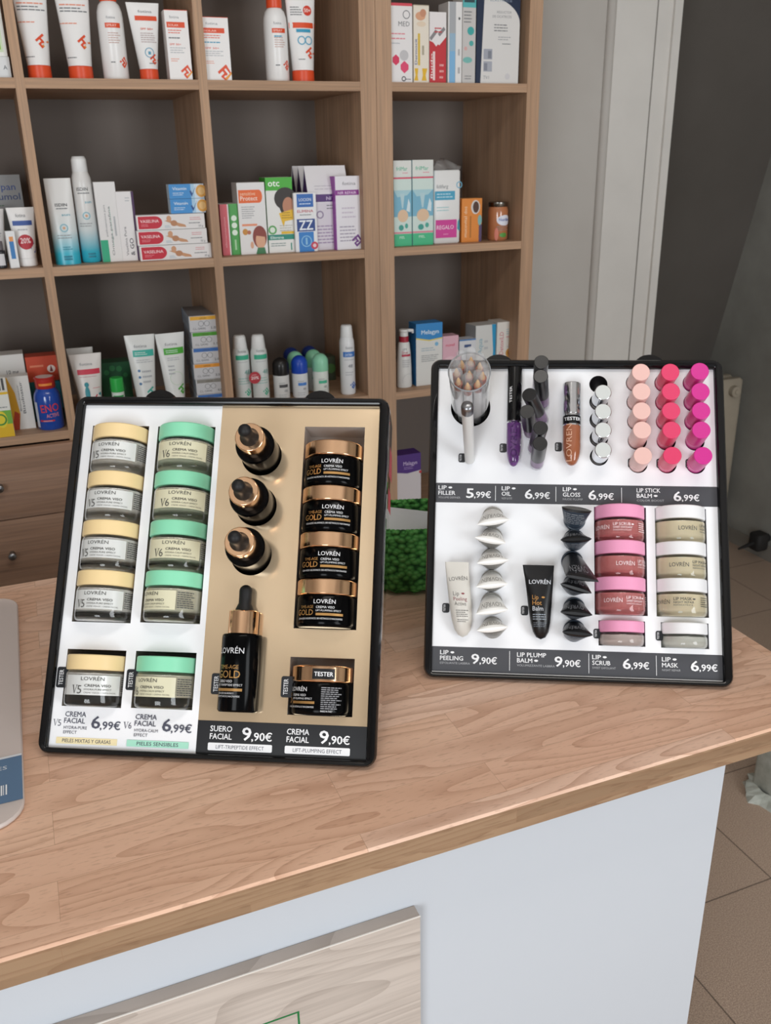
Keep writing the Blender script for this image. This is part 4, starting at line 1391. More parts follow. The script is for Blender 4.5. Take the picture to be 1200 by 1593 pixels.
ML = display_matrix(-.0584, .8525, -27.08, 33.74)
MR = display_matrix(.3679, .827, -27.06, 31.74)


def on(MM, u, v, n=0.0):
    return MM @ T(u, -n, v)


def rr_loop(x0, x1, z0, z1, r, y, seg=5):
    pts = []
    for cx, cz, a0 in ((x1 - r, z1 - r, 0), (x0 + r, z1 - r, 90), (x0 + r, z0 + r, 180), (x1 - r, z0 + r, 270)):
        for i in range(seg + 1):
            a = R(a0 + 90 * i / seg)
            pts.append((cx + r * math.cos(a), y, cz + r * math.sin(a)))
    return pts


def skin(b, loops, mat, smooth=True, close=False):
    n = len(loops[0])
    vs = [p for L in loops for p in L]
    fs = []
    for k in range(len(loops) - 1):
        for i in range(n):
            j = (i + 1) % n
            fs.append((k * n + i, k * n + j, (k + 1) * n + j, (k + 1) * n + i))
    b.add(vs, fs, mat, smooth)


def card(b, u0, u1, v0, v1, holes, mat, y=0.0):
    """flat card with rectangular (4 numbers) and round (3 numbers) openings"""
    rects = [h if len(h) == 4 else (h[0] - h[2] * 1.02, h[0] + h[2] * 1.02, h[1] - h[2] * 1.02, h[1] + h[2] * 1.02) for h in holes]
    us = sorted({u0, u1} | {r[0] for r in rects} | {r[1] for r in rects})
    vz = sorted({v0, v1} | {r[2] for r in rects} | {r[3] for r in rects})
    for i in range(len(us) - 1):
        for j in range(len(vz) - 1):
            cu, cv = (us[i] + us[i + 1]) / 2, (vz[j] + vz[j + 1]) / 2
            if any(r[0] < cu < r[1] and r[2] < cv < r[3] for r in rects):
                continue
            b.add([(us[i], y, vz[j]), (us[i + 1], y, vz[j]), (us[i + 1], y, vz[j + 1]), (us[i], y, vz[j + 1])], [(0, 1, 2, 3)], mat)
    for h in holes:
        if len(h) == 3:
            cu, cv, r = h
            q = r * 1.02
            vs, fs = [], []
            n = 48
            for i in range(n):
                a = 2 * PI * i / n
                c, s_ = math.cos(a), math.sin(a)
                k = q / max(abs(c), abs(s_))
                vs += [(cu + r * c, y, cv + r * s_), (cu + k * c, y, cv + k * s_)]
            for i in range(n):
                j = (i + 1) % n
                fs.append((2 * i, 2 * i + 1, 2 * j + 1, 2 * j))
            b.add(vs, fs, mat)


def well(b, h, depth, mat, back=None):
    if len(h) == 4:
        x0, x1, z0, z1 = h
        for a, c in (((x0, z0), (x1, z0)), ((x1, z0), (x1, z1)), ((x1, z1), (x0, z1)), ((x0, z1), (x0, z0))):
            b.add([(a[0], 0, a[1]), (c[0], 0, c[1]), (c[0], depth, c[1]), (a[0], depth, a[1])], [(0, 1, 2, 3)], mat)
        b.add([(x0, depth, z0), (x1, depth, z0), (x1, depth, z1), (x0, depth, z1)], [(0, 1, 2, 3)], back or mat)
    else:
        cu, cv, r = h
        vs = [(cu + r * math.cos(2 * PI * i / 32), yy_, cv + r * math.sin(2 * PI * i / 32)) for yy_ in (0, depth) for i in range(32)]
        b.add(vs, [(i, (i + 1) % 32, 32 + (i + 1) % 32, 32 + i) for i in range(32)] + [tuple(range(32, 64))], mat, True)


def display_shell(t, MM, legs_u, Hh=.388, bodyr=.332):
    W = .353
    b = MB()
    i0, i1, j0, j1 = .0095, .3425, .0062, .3790
    skin(b, [rr_loop(.001, W - .001, .0025, Hh - .001, .011, .003), rr_loop(0, W, .0005, Hh, .012, .001), rr_loop(0, W, 0, Hh, .012, -.004),
             rr_loop(.0018, W - .0018, .0015, Hh - .0018, .0105, -.0072)], BLACKGLOSS)
    skin(b, [rr_loop(.0018, W - .0018, .0015, Hh - .0018, .0105, -.0072), rr_loop(i0 - .0015, i1 + .0015, j0 - .001, j1 + .0015, .003, -.0072),
             rr_loop(i0, i1, j0, j1, .0015, -.0055), rr_loop(i0, i1, j0, j1, .0012, .002)], BLACKGLOSS)
    b.build('frame', t)
    b = MB()
    # shell behind the card, five sides
    x0, x1, z0, z1, d = .012, bodyr, .0385, .382, .048
    r1, r2 = rr_loop(x0, x1, z0, z1, .008, .0005), rr_loop(x0 + .002, x1 - .002, z0 + .002, z1 - .002, .006, d)
    skin(b, [r1, r2], BLACKMAT)
    b.add(r2, [tuple(range(len(r2)))], BLACKMAT)
    # narrow back plate under the frame
    b.add([(.003, .003, .006), (.350, .003, .006), (.350, .003, .385), (.003, .003, .385)], [(0, 1, 2, 3)], BLACKMAT) if False else None
    b.build('tray_shell', t)
    for u in legs_u:
        b = MB()
        for k, (a, c) in enumerate(((0.0, 1.0),)):
            loops = []
            for y in (.004, .008, .018, .024, .026):
                s_ = {0.004: .96, .008: 1, .018: 1, .024: .9, .026: .7}[y]
                L = []
                for i in range(20):
                    an = 2 * PI * i / 20
                    L.append((u + .019 * s_ * math.cos(an), y, .3850 + .0150 * s_ * math.sin(an)))
                loops.append(L)
            skin(b, loops, BLACKGLOSS)
            b.add(loops[0], [tuple(range(20))], BLACKGLOSS)
            b.add(loops[-1], [tuple(range(20))], BLACKGLOSS)
        br = b.build('leg_bracket', t)
        top = MM @ Vector((u, .016, .384))
        back = Vector((-MM[0][1], -MM[1][1], 0)) * -1
        back.normalize()
        foot = Vector((top.x, top.y, .9515)) + back * .12
        sd = Vector((MM[0][0], MM[1][0], 0)) * .011
        tb = back * .004
        b = MB()
        b.T = MM.inverted()
        q = [p + s1 * sd + s2 * tb for p in (top, foot) for s1, s2 in ((-1, -1), (1, -1), (1, 1), (-1, 1))]
        b.add(q, [(0, 1, 2, 3), (4, 7, 6, 5), (0, 4, 5, 1), (1, 5, 6, 2), (2, 6, 7, 3), (3, 7, 4, 0)], BLACKMAT)
        b.build('rear_leg', t)


TAGM = M('#25272c', .3)


def tester_tag(t, u, v, w=.0125, h=.0215, n=1):
    """small upright tab reading TESTER, right edge tucked behind the product"""
    b = MB()
    b.rbox(0, 1, 0, 1, 0, 1, .1, TAGM) if False else None
    L0 = rr_loop(u, u + w, v - h / 2, v + h / 2, .0022, -.0006, 3)
    L1 = rr_loop(u, u + w, v - h / 2, v + h / 2, .0022, .0, 3)
    skin(b, [L1, L0], TAGM, False)
    b.add(L0, [tuple(range(len(L0)))], TAGM)
    mp = plane_map((0, -.0006, 0))
    k = h / .0215
    b.text(mp, 'TESTER', u + .0072 * k, v, .0046 * k, M('#e8e9ec', .5), 'c', h * .74, .02, 90)
    b.build('tester_tag', t)


def serifV(b, mp, x, y, h, mat):
    w_ = h * .78
    b.poly(mp, [(x + .00 * w_, y + h), (x + .40 * w_, y + h), (x + .40 * w_, y + h * .96), (x, y + h * .96)], mat)
    b.poly(mp, [(x + .70 * w_, y + h), (x + 1.05 * w_, y + h), (x + 1.05 * w_, y + h * .96), (x + .70 * w_, y + h * .96)], mat)
    b.poly(mp, [(x + .10 * w_, y + h * .97), (x + .28 * w_, y + h * .97), (x + .52 * w_, y + h * .12), (x + .46 * w_, y)], mat)
    b.poly(mp, [(x + .44 * w_, y), (x + .50 * w_, y), (x + .92 * w_, y + h * .97), (x + .85 * w_, y + h * .97)], mat)


INK = M('#4b4d5c', .5)
PW = M('#f2f2f4', .5)
DARKSTRIP = M('#2b2c31', .35)

tL = thing('cosmetics_display', 'left tilted black counter display with white and gold card and face creams', 'display', mat=ML)
hV5, hV6 = (.0200, .0848, .1365, .3552), (.0952, .1603, .1378, .3550)
tV5, tV6 = (.0190, .0833, .0484, .1076), (.0939, .1593, .0490, .1078)
SERH = [(.1925, .2275, .0487, .1275), (.1960, .2240, .1275, .1520)]
hG, tG = (.2605, .3266, .1365, .3563), (.2592, .3264, .0483, .1071)
drops = [((.2143, .3225), (.2160, .3251)), ((.2123, .2665), (.2136, .2681)), ((.2103, .2130), (.2135, .2165))]
display_shell(tL, ML, (.0925, .2745))
b = MB()
card(b, .004, .1665, .003, .382, [hV5, hV6, tV5, tV6], WHITE)
mp = plane_map((0, 0, 0))
for k, (dx, num, col, nm1, nm2, skin_) in enumerate(((0, '5', '#f3e3b4', 'HYDRA-PURE', 'PIELES MIXTAS Y GRASAS', .0), (.0760, '6', '#a9e4cc', 'HYDRA-CALM', 'PIELES SENSIBLES', .0))):
    serifV(b, mp, .0118 + dx, .0279, .0068, INK)
    b.text(mp, num, .0172 + dx, .0279, .0066, INK, 'l', .0034, -.012)
    b.text(mp, 'CREMA', .0242 + dx, .0378, .0052, INK, 'l', .0225, .018)
    b.text(mp, 'FACIAL', .0237 + dx, .0312, .0052, INK, 'l', .0225, .018)
    b.text(mp, nm1, .0240 + dx, .0252, .0031, INK, 'l', .0250, -.002)
    b.text(mp, 'EFFECT', .0240 + dx, .0205, .0031, INK, 'l', .0145, -.002)
    b.text(mp, '6', .0535 + dx, .0268, .0125, INK, 'l', .0092, .03)
    b.text(mp, ',99€', .0630 + dx, .0262, .0080, INK, 'l', .0215, .03)
    u0 = .0172 + dx
    b.rect(mp, u0, .0103, u0 + .0655, .0168, M(col, .5))
    b.text(mp, nm2, u0 + .0327, .0118, .0036, INK, 'c', .052 if k == 0 else .044, .012)
b.build('white_card', tL)
b = MB()
card(b, .1665, .3480, .0395, .382, [hG, tG] + [(d[0][0], d[0][1], .0222) for d in drops] + SERH, GOLDCARD)
b.build('gold_card', tL)
b = MB()
card(b, .1665, .3480, .003, .0395, [], M('#17181c', .3), -.0002)
mp = plane_map((0, -.0002, 0))
for dx, w1, w2, lab in ((0, 'SUERO', 'FACIAL', 'LIFT-TRIPEPTIDE EFFECT'), (.0800, 'CREMA', 'FACIAL', 'LIFT-PLUMPING EFFECT')):
    b.text(mp, w1, .1802 + dx, .0290, .0056, PW, 'l', .0228, .03)
    b.text(mp, w2, .1802 + dx, .0213, .0056, PW, 'l', .0228, .03)
    b.text(mp, '9', .2140 + dx, .0212, .0128, PW, 'l', .0090, .035)
    b.text(mp, ',90€', .2238 + dx, .0212, .0080, PW, 'l', .0210, .035)
    b.rrect(mp, .1788 + dx, .0100, .2456 + dx, .0176, .0012, PW)
    b.text(mp, lab, .2122 + dx, .0119, .0037, INK, 'c', .050, 0)
b.build('price_strip', tL)
SL = M('#8f887e', .25)


def wells(t, hs, depth, mat, back=None):
    for h in hs:
        b = MB()
        well(b, h, depth, mat, back)
        b.build('product_well', t)


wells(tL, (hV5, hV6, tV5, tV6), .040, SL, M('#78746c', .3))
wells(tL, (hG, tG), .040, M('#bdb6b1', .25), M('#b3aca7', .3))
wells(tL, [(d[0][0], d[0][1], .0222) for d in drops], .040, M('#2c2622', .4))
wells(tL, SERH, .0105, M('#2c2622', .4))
for u, v in ((.0105, .0778), (.0862, .0778), (.1776, .0768), (.2512, .0763)):
    tester_tag(tL, u, v)
# clear cover behind the display
b = MB()
for (a, c) in ((.0, .001),):
    o0, o1 = rr_loop(.001, .3535, .039, .3865, .012, .005), rr_loop(.003, .3515, .041, .3845, .011, .055)
    skin(b, [o0, o1], CLEAR)
    b.add(o1, [tuple(range(len(o1)))], CLEAR)
    i0_, i1_ = rr_loop(.002, .3525, .040, .3855, .0112, .005), rr_loop(.004, .3505, .042, .3835, .0102, .054)
    skin(b, [i0_, i1_], CLEAR)
    b.add(i1_, [tuple(range(len(i1_)))], CLEAR)
    skin(b, [o0, i0_], CLEAR)
cv = b.build('clear_cover', tL)
b = MB()
for z0, z1 in ((.305, .338), (.268, .292)):
    b.add([(.3538, .010, z0), (.3538, .046, z0), (.3530, .046, z1), (.3538, .010, z1)], [(0, 1, 2, 3)], M('#b5283c', .4))
b.build('red_label', tL)


# ---- face cream jars
def label_arc(b, r, a, z0, z1, mat, l=.0001):
    vs, fs = [], []
    n = 18
    for z in (z0, z1):
        for i in range(n + 1):
            t = R(-a + 2 * a * i / n)
            vs.append(((r + l) * math.sin(t), -(r + l) * math.cos(t), z))
    for i in range(n):
        fs.append((i, i + 1, n + 2 + i, n + 1 + i))
    b.add(vs, fs, mat, True)


def glass_jar(name, label, group, r, hb, hl, lidm, creamm, base=.0120, lidr=None):
    """jar of thick clear glass with cream inside: lid, glass, cream"""
    lidr = lidr or r + .0006
    t = thing(name, label, 'jar', group)
    b = MB()
    b.lathe([[(0, 0), (r * .88, 0), (r * .97, .0012), (r, .005), (r, hb - .004), (r * .97, hb - .001), (r * .93, hb)], [(r * .93, hb), (0, hb)]], GLASS, 40)
    b.build('glass', t)
    b = MB()
    q = r - .0022
    b.lathe([[(0, base), (q * .85, base), (q, base + .003), (q, hb - .003)], [(q, hb - .003), (0, hb - .003)]], creamm, 36)
    b.build('cream', t)
    b = MB()
    b.cyl(lidr, hb + .0004, hb + hl, lidm, 44, .0013)
    b.build('lid', t)
    return t


YEL = M('#f2d6a0', .38)
MINT = M('#8fe0b9', .38)


def face_cream(kind, label):
    r, hb, hl = .0305, .0365, .0162
    yel = kind == 'V5'
    t = glass_jar('cream_jar', label, 'face cream jars in the white slots', r, hb, hl, YEL if yel else MINT, M('#f2efe8' if yel else '#ece8d0', .5))
    b = MB()
    lm = M('#e4e6e4', .28, .2) if yel else M('#dcd8ba', .3)
    label_arc(b, r, 60, .0115, .0315, lm)
    mp = cyl_map(r, 0)
    ink = M('#4d4d4b', .5)
    b.text(mp, 'LOVRÉN', .001, .0262, .0036, ink, 'c', .0235, -.004)
    serifV(b, mp, -.0205, .0128, .0085, ink)
    b.text(mp, '5' if yel else '6', -.0138, .0128, .0084, ink, 'l', .0046, -.015)
    b.text(mp, 'CREMA VISO', -.0065, .0198, .0026, ink, 'l', .0265, .015)
    b.text(mp, 'HYDRA-PURE EFFECT' if yel else 'HYDRA-CALM EFFECT', -.0065, .0163, .0017, ink, 'l', .0275, 0)
    b.text(mp, 'CREME VISAGE | CREMA FACIAL', -.0065, .0132, .0014, ink, 'l', .033, -.01)
    # block of tiny print further round the side
    mp2 = cyl_map(r, 0, 1.42)
    b.lines(mp2, -.010, .013, .010, .031, 8, ink, .45)
    b.build('label', t)
    return t


pos = ['topmost', 'second from the top', 'third from the top', 'lowest']
jv5 = face_cream('V5', 'pale yellow lidded cream jar, ' + pos[0] + ' in its slot of four')
jv6 = face_cream('V6', 'mint green lidded cream jar, ' + pos[0] + ' in its slot of four')
for kind, proto, uc, rots, word in (('V5', jv5, .0524, (-6, -3, -7, -2), 'pale yellow'), ('V6', jv6, .0777, (2, 10, 6, -38), 'mint green')):
    uc = .0524 if kind == 'V5' else .1278
    for k in range(4):
        m = on(ML, uc, (.1372 if kind == 'V5' else .1386) + .0540 * (3 - k), -.006) @ RZ(rots[k])
        if k == 0:
            proto.matrix_world = m
        else:
            dup(proto, word + ' lidded cream jar, ' + pos[k] + ' in its slot of four', m)
dup(jv5, 'pale yellow lidded tester jar below the stack of yellow lidded jars', on(ML, .0515, .0490, -.005) @ RZ(14))
dup(jv6, 'mint green lidded tester jar below the stack of mint lidded jars', on(ML, .1270, .0496, -.005) @ RZ(-22))


def gold_jar(label):
    r, hb, hl = .0315, .0325, .0168
    t = thing('gold_lid_jar', label, 'jar', 'black jars with gold lids')
    b = MB()
    b.lathe([[(0, 0), (r * .9, 0), (r * .985, .0015), (r, .005), (r, hb - .002), (r * .96, hb)], [(r * .96, hb), (0, hb)]], BLACKJAR, 44)
    mp = cyl_map(r)
    gm = M('#c99a5e', .3, .6)
    wm = M('#e4e4e6', .5)
    b.text(mp, 'LOVRÉN', .004, .0235, .0042, wm, 'c', .0225, .012)
    b.text(mp, 'TIME-AGE', -.0075, .0185, .0030, gm, 'r', .0165, .01)
    b.text(mp, 'GOLD', -.0075, .0115, .0058, gm, 'r', .0205, .025)
    b.text(mp, 'CREMA VISO', -.0045, .0185, .0024, wm, 'l', .0190, .01)
    b.text(mp, 'LIFT-PLUMPING EFFECT', -.0045, .0153, .0019, wm, 'l', .026, .0)
    b.rect(mp, -.0045, .0112, .0240, .0137, gm, 8)
    b.text(mp, 'CON ACIDO IALURONICO, BIO-RETINOLO E NIACINAMIDE', -.0265, .0072, .0018, wm, 'l', .050, 0)
    b.build('black_jar', t)
    b = MB()
    b.cyl(r + .0004, hb + .0004, hb + hl, GOLDMET, 48, .0014)
    b.build('lid', t)
    return t


gj = gold_jar('gold lidded black cream jar, ' + pos[0] + ' in the gold card slot')
for k in range(4):
    m = on(ML, .2936, .1372 + .0495 * (3 - k), -.006) @ RZ((-2, 4, 1, -3)[k])
    if k == 0:
        gj.matrix_world = m
    else:
        dup(gj, 'gold lidded black cream jar, ' + pos[k] + ' in the gold card slot', m)
gt = dup(gj, 'gold lidded black tester jar with a black TESTER sticker on its lid', on(ML, .2930, .0490, -.008) @ RZ(-48))
b = MB()
mp = cyl_map(.0319, 0, R(58))
b.rect(mp, -.0115, .0358, .0115, .0462, M('#121214', .35), 10)
b.text(mp, 'TESTER', 0, .0388, .0042, PW, 'c', .019, .03)
b.build('tester_sticker', gt)
b = MB()
mp = cyl_map(.0315, 0, R(75))
b.lines(mp, -.011, .006, .011, .0285, 11, M('#8c8c90', .5), .5)
b.text(mp, 'MADE IN ITALY', -.011, .0035, .0018, PW, 'l', .012)
b.build('back_label', gt)


# ---- serum bottles
def serum(label):
    r = .0208
    t = thing('serum_bottle', label, 'bottle', 'black serum dropper bottles')
    b = MB()
    b.lathe([[(0, 0), (r * .93, 0), (r, .002), (r, .0745)], [(r, .0745), (r * .985, .0770), (r * .94, .078)], [(r * .94, .078), (0, .0785)]], BLACKJAR, 44)
    mp = cyl_map(r)
    gm = M('#c99a5e', .3, .6)
    wm = M('#d9d9dc', .5)
    b.text(mp, 'LOVRÉN', .001, .0580, .0058, wm, 'c', .0290, .005)
    b.text(mp, 'TIME-AGE', .0, .0425, .0040, gm, 'c', .0220, .005)
    b.text(mp, 'GOLD', .0, .0335, .0075, gm, 'c', .0260, .02)
    b.text(mp, 'SIERO VISO', -.010, .0290, .0026, wm, 'l', .0155, .01)
    b.text(mp, 'LIFT-TRIPEPTIDE EFFECT', -.014, .0255, .0021, wm, 'l', .0300, 0)
    b.rect(mp, -.014, .0205, .0160, .0232, gm, 8)
    b.text(mp, 'CON ACIDO IALURONICO', -.012, .0175, .0018, wm, 'l', .0200, 0)
    b.text(mp, 'BIO-RETINOLO E NIACINAMIDE', -.012, .0145, .0018, wm, 'l', .0260, 0)
    b.build('black_bottle', t)
    b = MB()
    b.cyl(.0153, .0780, .1025, GOLDMET, 40, .001)
    b.build('gold_collar', t)
    b = MB()
    pr = [(.0100, .1026), (.0088, .106), (.0066, .1105), (.0066, .118)]
    for i in range(8):
        a = R(90 * i / 7)
        pr.append((.0068 * math.cos(a) if i < 7 else 0, .1232 + .0068 * math.sin(a)))
    b.lathe([pr], M('#141416', .55), 32)
    b.build('rubber_bulb', t)
    return t


s0 = serum('black serum bottle with gold collar lying upright against the card, above SUERO FACIAL')
s0.matrix_world = on(ML, .2100, .0492, .011) @ RZ(-22)


def stick_m(MM, base, tip, spin=0.0):
    d = Vector((tip[0] - base[0], -(tip[2] - base[2]), tip[1] - base[1]))
    q = d.to_track_quat('Z', 'Y').to_matrix().to_4x4()
    return MM @ T(base[0], -base[2], base[1]) @ q @ RZ(spin), d.length


for k, (bs, tp_) in enumerate(drops):
    m, _ = stick_m(ML, (bs[0], bs[1], -.0385), (tp_[0] + (tp_[0] - bs[0]) * .1, tp_[1], .090), 180)
    dup(s0, 'black serum dropper bottle pointing out of the gold card, ' + ('topmost', 'middle', 'lowest')[k] + ' of the three', m)

# ------------------------------------------------------------------ right display
tR = thing('cosmetics_display', 'right tilted black counter display with white card and lip products', 'display', mat=MR)
display_shell(tR, MR, (.0833, .2677), .3895, .341)
hS, hM, tS, tM = (.1988, .2596, .0785, .2070), (.2698, .3290, .0784, .2066), (.2030, .2564, .0429, .0720), (.2742, .3282, .0426, .0718)
cup_h = (.0497, .3290, .0243)
lip_v = (.3615, .3371, .3130, .2889, .2604)
lip_h = [(u + (.0004 * k), v, .0114) for u in (.2496, .2836, .3172) for k, v in enumerate(lip_v)]
sil_h = [(.2052, v, .0110) for v in (.3596, .3370, .3143, .2915, .2685)]
b = MB()
card(b, .0045, .3480, .003, .3840, [hS, hM, tS, tM, cup_h] + lip_h + sil_h, WHITE)
b.build('white_card', tR)
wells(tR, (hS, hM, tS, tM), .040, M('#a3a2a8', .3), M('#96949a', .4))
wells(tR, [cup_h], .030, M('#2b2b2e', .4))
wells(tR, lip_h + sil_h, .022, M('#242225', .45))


def lips(b, mp, x, y, s, mat):
    b.poly(mp, [(x - s, y), (x - s * .45, y + s * .42), (x - s * .12, y + s * .46), (x, y + s * .36), (x + s * .12, y + s * .46), (x + s * .45, y + s * .42), (x + s, y), (x + s * .5, y - s * .42), (x, y - s * .55), (x - s * .5, y - s * .42)], mat)


STR = M('#47484d', .45)
for z0, z1, cells, name in ((.2093, .2335, ((.0125, 'LIP', 'FILLER', 'VOLUME DEFINER', .0465, '5', ',99€'), (.0890, 'LIP', 'OIL', 'NUDE GLOSSY', .1170, '6', ',99€'), (.1620, 'LIP', 'GLOSS', 'NUDE PLUMP', .1925, '6', ',99€'), (.2490, 'LIP STICK', 'BALM', 'COLOR BOOST', .2920, '6', ',99€')), 'upper_price_strip'),
                          (.0075, .0362, ((.0190, 'LIP', 'PEELING', 'ESFOLIANTE LABBRA', .0560, '9', ',90€'), (.1090, 'LIP PLUMP', 'BALM', 'VOLUMIZZANTE LABBRA', .1525, '9', ',90€'), (.1955, 'LIP', 'SCRUB', 'SWEET EXFOLIANT', .2305, '6', ',99€'), (.2745, 'LIP', 'MASK', 'NIGHT REPAIR', .3070, '6', ',99€')), 'lower_price_strip')):
    b = MB()
    card(b, .0045, .3435 if z0 > .1 else .3480, z0, z1, [], STR, -.0002)
    mp = plane_map((0, -.0002, 0))
    top = z1 - .0026
    low = z0 < .1
    o = -.0010 if low else 0
    for (u, a, c, d, up, n1, n2) in cells:
        wa = {'LIP': .0098, 'LIP STICK': .0275, 'LIP PLUMP': .0335}[a]
        wc = {'FILLER': .0205, 'OIL': .0110, 'GLOSS': .0205, 'BALM': .0175, 'PEELING': .0270, 'SCRUB': .0205, 'MASK': .0180}[c]
        b.text(mp, a, u, z1 - .0082 + o, .0050, PW, 'l', wa, .025)
        b.text(mp, c, u, z1 - .0148 + o, .0050, PW, 'l', wc, .025)
        if c == 'BALM':
            lips(b, mp, u + wc + .0045, z1 - .0122 + o, .0026, PW)
        else:
            lips(b, mp, u + wa + .0045, z1 - .0056 + o, .0026, PW)
        b.text(mp, d, u, z1 - .0192 + o, .0024, M('#b9babd', .5), 'l', max(wa, wc) * (1.15 if len(d) < 14 else 1.3), -.005)
        b.text(mp, n1, up, z1 - .0180 + o, .0115, PW, 'l', .0086, .035)
        b.text(mp, n2, up + .0094, z1 - .0178 + o, .0076, PW, 'l', .0200, .035)
    for u in ((.0815, .1537, .2312) if not low else (.1003, .1915, .2681)):
        b.rect(mp, u - .0003, z0 + .003, u + .0003, z1 - .003, PW)
    b.build(name, tR)
for u, v in ((.0360, .2650), (.0858, .2780), (.1525, .2802), (.0203, .0815), (.1130, .0810), (.2393, .2612), (.2728, .2612), (.3068, .2612), (.1972, .0565), (.2682, .0562)):
    tester_tag(tR, u, v, .0085, .0112)


# ---- lip scrub and mask jars
def lip_jar(kind, label, variant=0):
    r, hb, hl = .0288, .0275, .0158
    pink = kind == 'scrub'
    body = M('#e48a88' if pink else '#fff2cf', .5)
    t = glass_jar('lip_jar', label, 'lip scrub and lip mask jars', r, hb, hl, M('#f0a0c4' if pink else '#f0f0f2', .4), body, .006)
    b = MB()
    mp = cyl_map(r)
    ink = M('#f2dfe2' if pink else '#57564c', .5)
    b.text(mp, 'LOVRÉN', -.004, .0135, .0048, ink, 'r', .0215, .005)
    b.text(mp, 'LIP SCRUB' if pink else 'LIP MASK', .0005, .0175, .0033, ink, 'l', .0200, .02)
    lips(b, mp, .0232, .0190, .0020, ink)
    b.text(mp, 'SWEET EXFOLIANT' if pink else 'NIGHT REPAIR', .0005, .0140, .0024, ink, 'l', .0225, .015)
    b.text(mp, 'SUCRE DOUX EXFOLIANT' if pink else 'REPARATRICE', .0005, .0112, .0016, ink, 'l', .0210, 0)
    mp2 = cyl_map(r, 0, 1.35)
    b.lines(mp2, -.007, .010, .007, .022, 5, ink, .4)
    b.build('label', t)
    return t


js = lip_jar('scrub', 'pink lidded lip scrub jar, topmost of the three')
jm = lip_jar('mask', 'white lidded lip mask jar, topmost of the three')
nm3 = ('topmost', 'middle', 'lowest')
for proto, uc, rots, w_ in ((js, .2292, (-24, 34, 4), 'pink lidded lip scrub jar, '), (jm, .2994, (36, 14, -30), 'white lidded lip mask jar, ')):
    for k in range(3):
        m = on(MR, uc, .0788 + .0428 * (2 - k), -.007) @ RZ(rots[k])
        if k == 0:
            proto.matrix_world = m
        else:
            dup(proto, w_ + nm3[k] + ' of the three', m)


def small_jar(label, lid, body):
    r = .0262
    return glass_jar('lip_tester_jar', label, 'small lip tester jars', r, .0150, .0135, lid, body, .004, r + .0003)


a_ = small_jar('small pink lidded tester jar below the lip scrub stack', M('#f0a0c4', .4), M('#dccbc4', .5))
a_.matrix_world = on(MR, .2297, .0432, -.006)
a_ = small_jar('small white lidded tester jar below the lip mask stack', M('#f0f0f2', .4), M('#e6e7dc', .5))
a_.matrix_world = on(MR, .3012, .0430, -.006)


# ---- lipsticks
def lipstick(color, label, grp, lite):
    t = thing('lipstick', label, 'lipstick', grp)
    b = MB()
    b.cyl(.0103, 0, .0305, M(lite, .22), 36, .0006)
    b.build('base', t)
    b = MB()
    b.cyl(.0104, .0308, .0600, M(color, .34), 40, .0006)
    b.build('cap', t)
    return t


lt = [[(.2486, .3617), (.2488, .3381), (.2486, .3146), (.2488, .2914), (.2492, .2606)], [(.2824, .3618), (.2826, .3383), (.2823, .3149), (.2824, .2917), (.2826, .2612)], [(.3162, .3630), (.3163, .3385), (.3164, .3152), (.3160, .2920), (.3171, .2615)]]
cw = ('pale peach', 'coral pink', 'magenta')
pv = ('topmost', 'second', 'third', 'fourth', 'lowest')
for ci, (cc, lite) in enumerate((('#ecc0b8', '#e8bdb8'), ('#e23f6c', '#e0688a'), ('#d42f92', '#d9559f'))):
    proto = None
    for k in range(5):
        bs = (.2496, .2836, .3172)[ci] + .0004 * k, lip_v[k]
        m, _ = stick_m(MR, (bs[0], bs[1], -.0195), (lt[ci][k][0], lt[ci][k][1], .040))
        lab = cw[ci] + ' lip stick balm, ' + pv[k] + ' of its column'
        if proto is None:
            proto = lipstick(cc, lab, cw[ci] + ' lip sticks', lite)
            proto.matrix_world = m
        else:
            dup(proto, lab, m)

# silver glosses
proto = None
for k, tp_ in enumerate(((.2058, .3400), (.2056, .3165), (.2054, .2937), (.2052, .2695))):
    v = (.3370, .3143, .2915, .2685)[k]
    m, _ = stick_m(MR, (.2052, v, -.0215), (tp_[0] + .0005, tp_[1], .030))
    lab = 'silver capped lip gloss pointing outward, ' + ('topmost', 'second', 'third', 'lowest')[k] + ' of four'
    if proto is None:
        proto = thing('lip_gloss', lab, 'lip gloss', 'silver capped glosses', m)
        b = MB()
        b.cyl(.0096, 0, .022, M('#b9b4b2', .15, coat=.6), 32, .0005)
        b.build('tube', proto)
        b = MB()
        b.cyl(.0098, .0222, .0515, CHROME, 36, .0007)
        b.cyl(.0090, .0514, .0518, M('#cfd2d0', .45), 32)
        b.build('silver_cap', proto)
    else:
        dup(proto, lab, m)

# black capped lip oils
proto = None
oils = [((.1335, .3560), (.1290, .3578)), ((.1375, .3335), (.1284, .3413)), ((.1370, .3130), (.1150, .3200)), ((.1235, .2960), (.1132, .2993)), ((.1275, .2765), (.1284, .2802)), ((.1308, .2585), (.1278, .2622))]
for k, (bs, tp_) in enumerate(oils):
    m, _ = stick_m(MR, (bs[0], bs[1], .0005), (tp_[0], tp_[1], .085))
    lab = 'black capped lip oil pointing outward, ' + ('topmost', 'second', 'third', 'fourth', 'fifth', 'lowest')[k] + ' of six'
    if proto is None:
        proto = thing('lip_oil', lab, 'lip oil', 'black capped lip oils', m)
        b = MB()
        b.cyl(.0082, 0, .030, CLEAR, 30, .0006)
        b.build('clear_tube', proto)
        b = MB()
        b.cyl(.0055, .004, .0298, M('#8d6f96', .3), 24, .0006)
        b.build('lip_oil_fill', proto)
        b = MB()
        b.cyl(.0083, .0302, .0850, M('#19191b', .28), 34, .0006)
        b.build('cap', proto)
    else:
        dup(proto, lab, m)


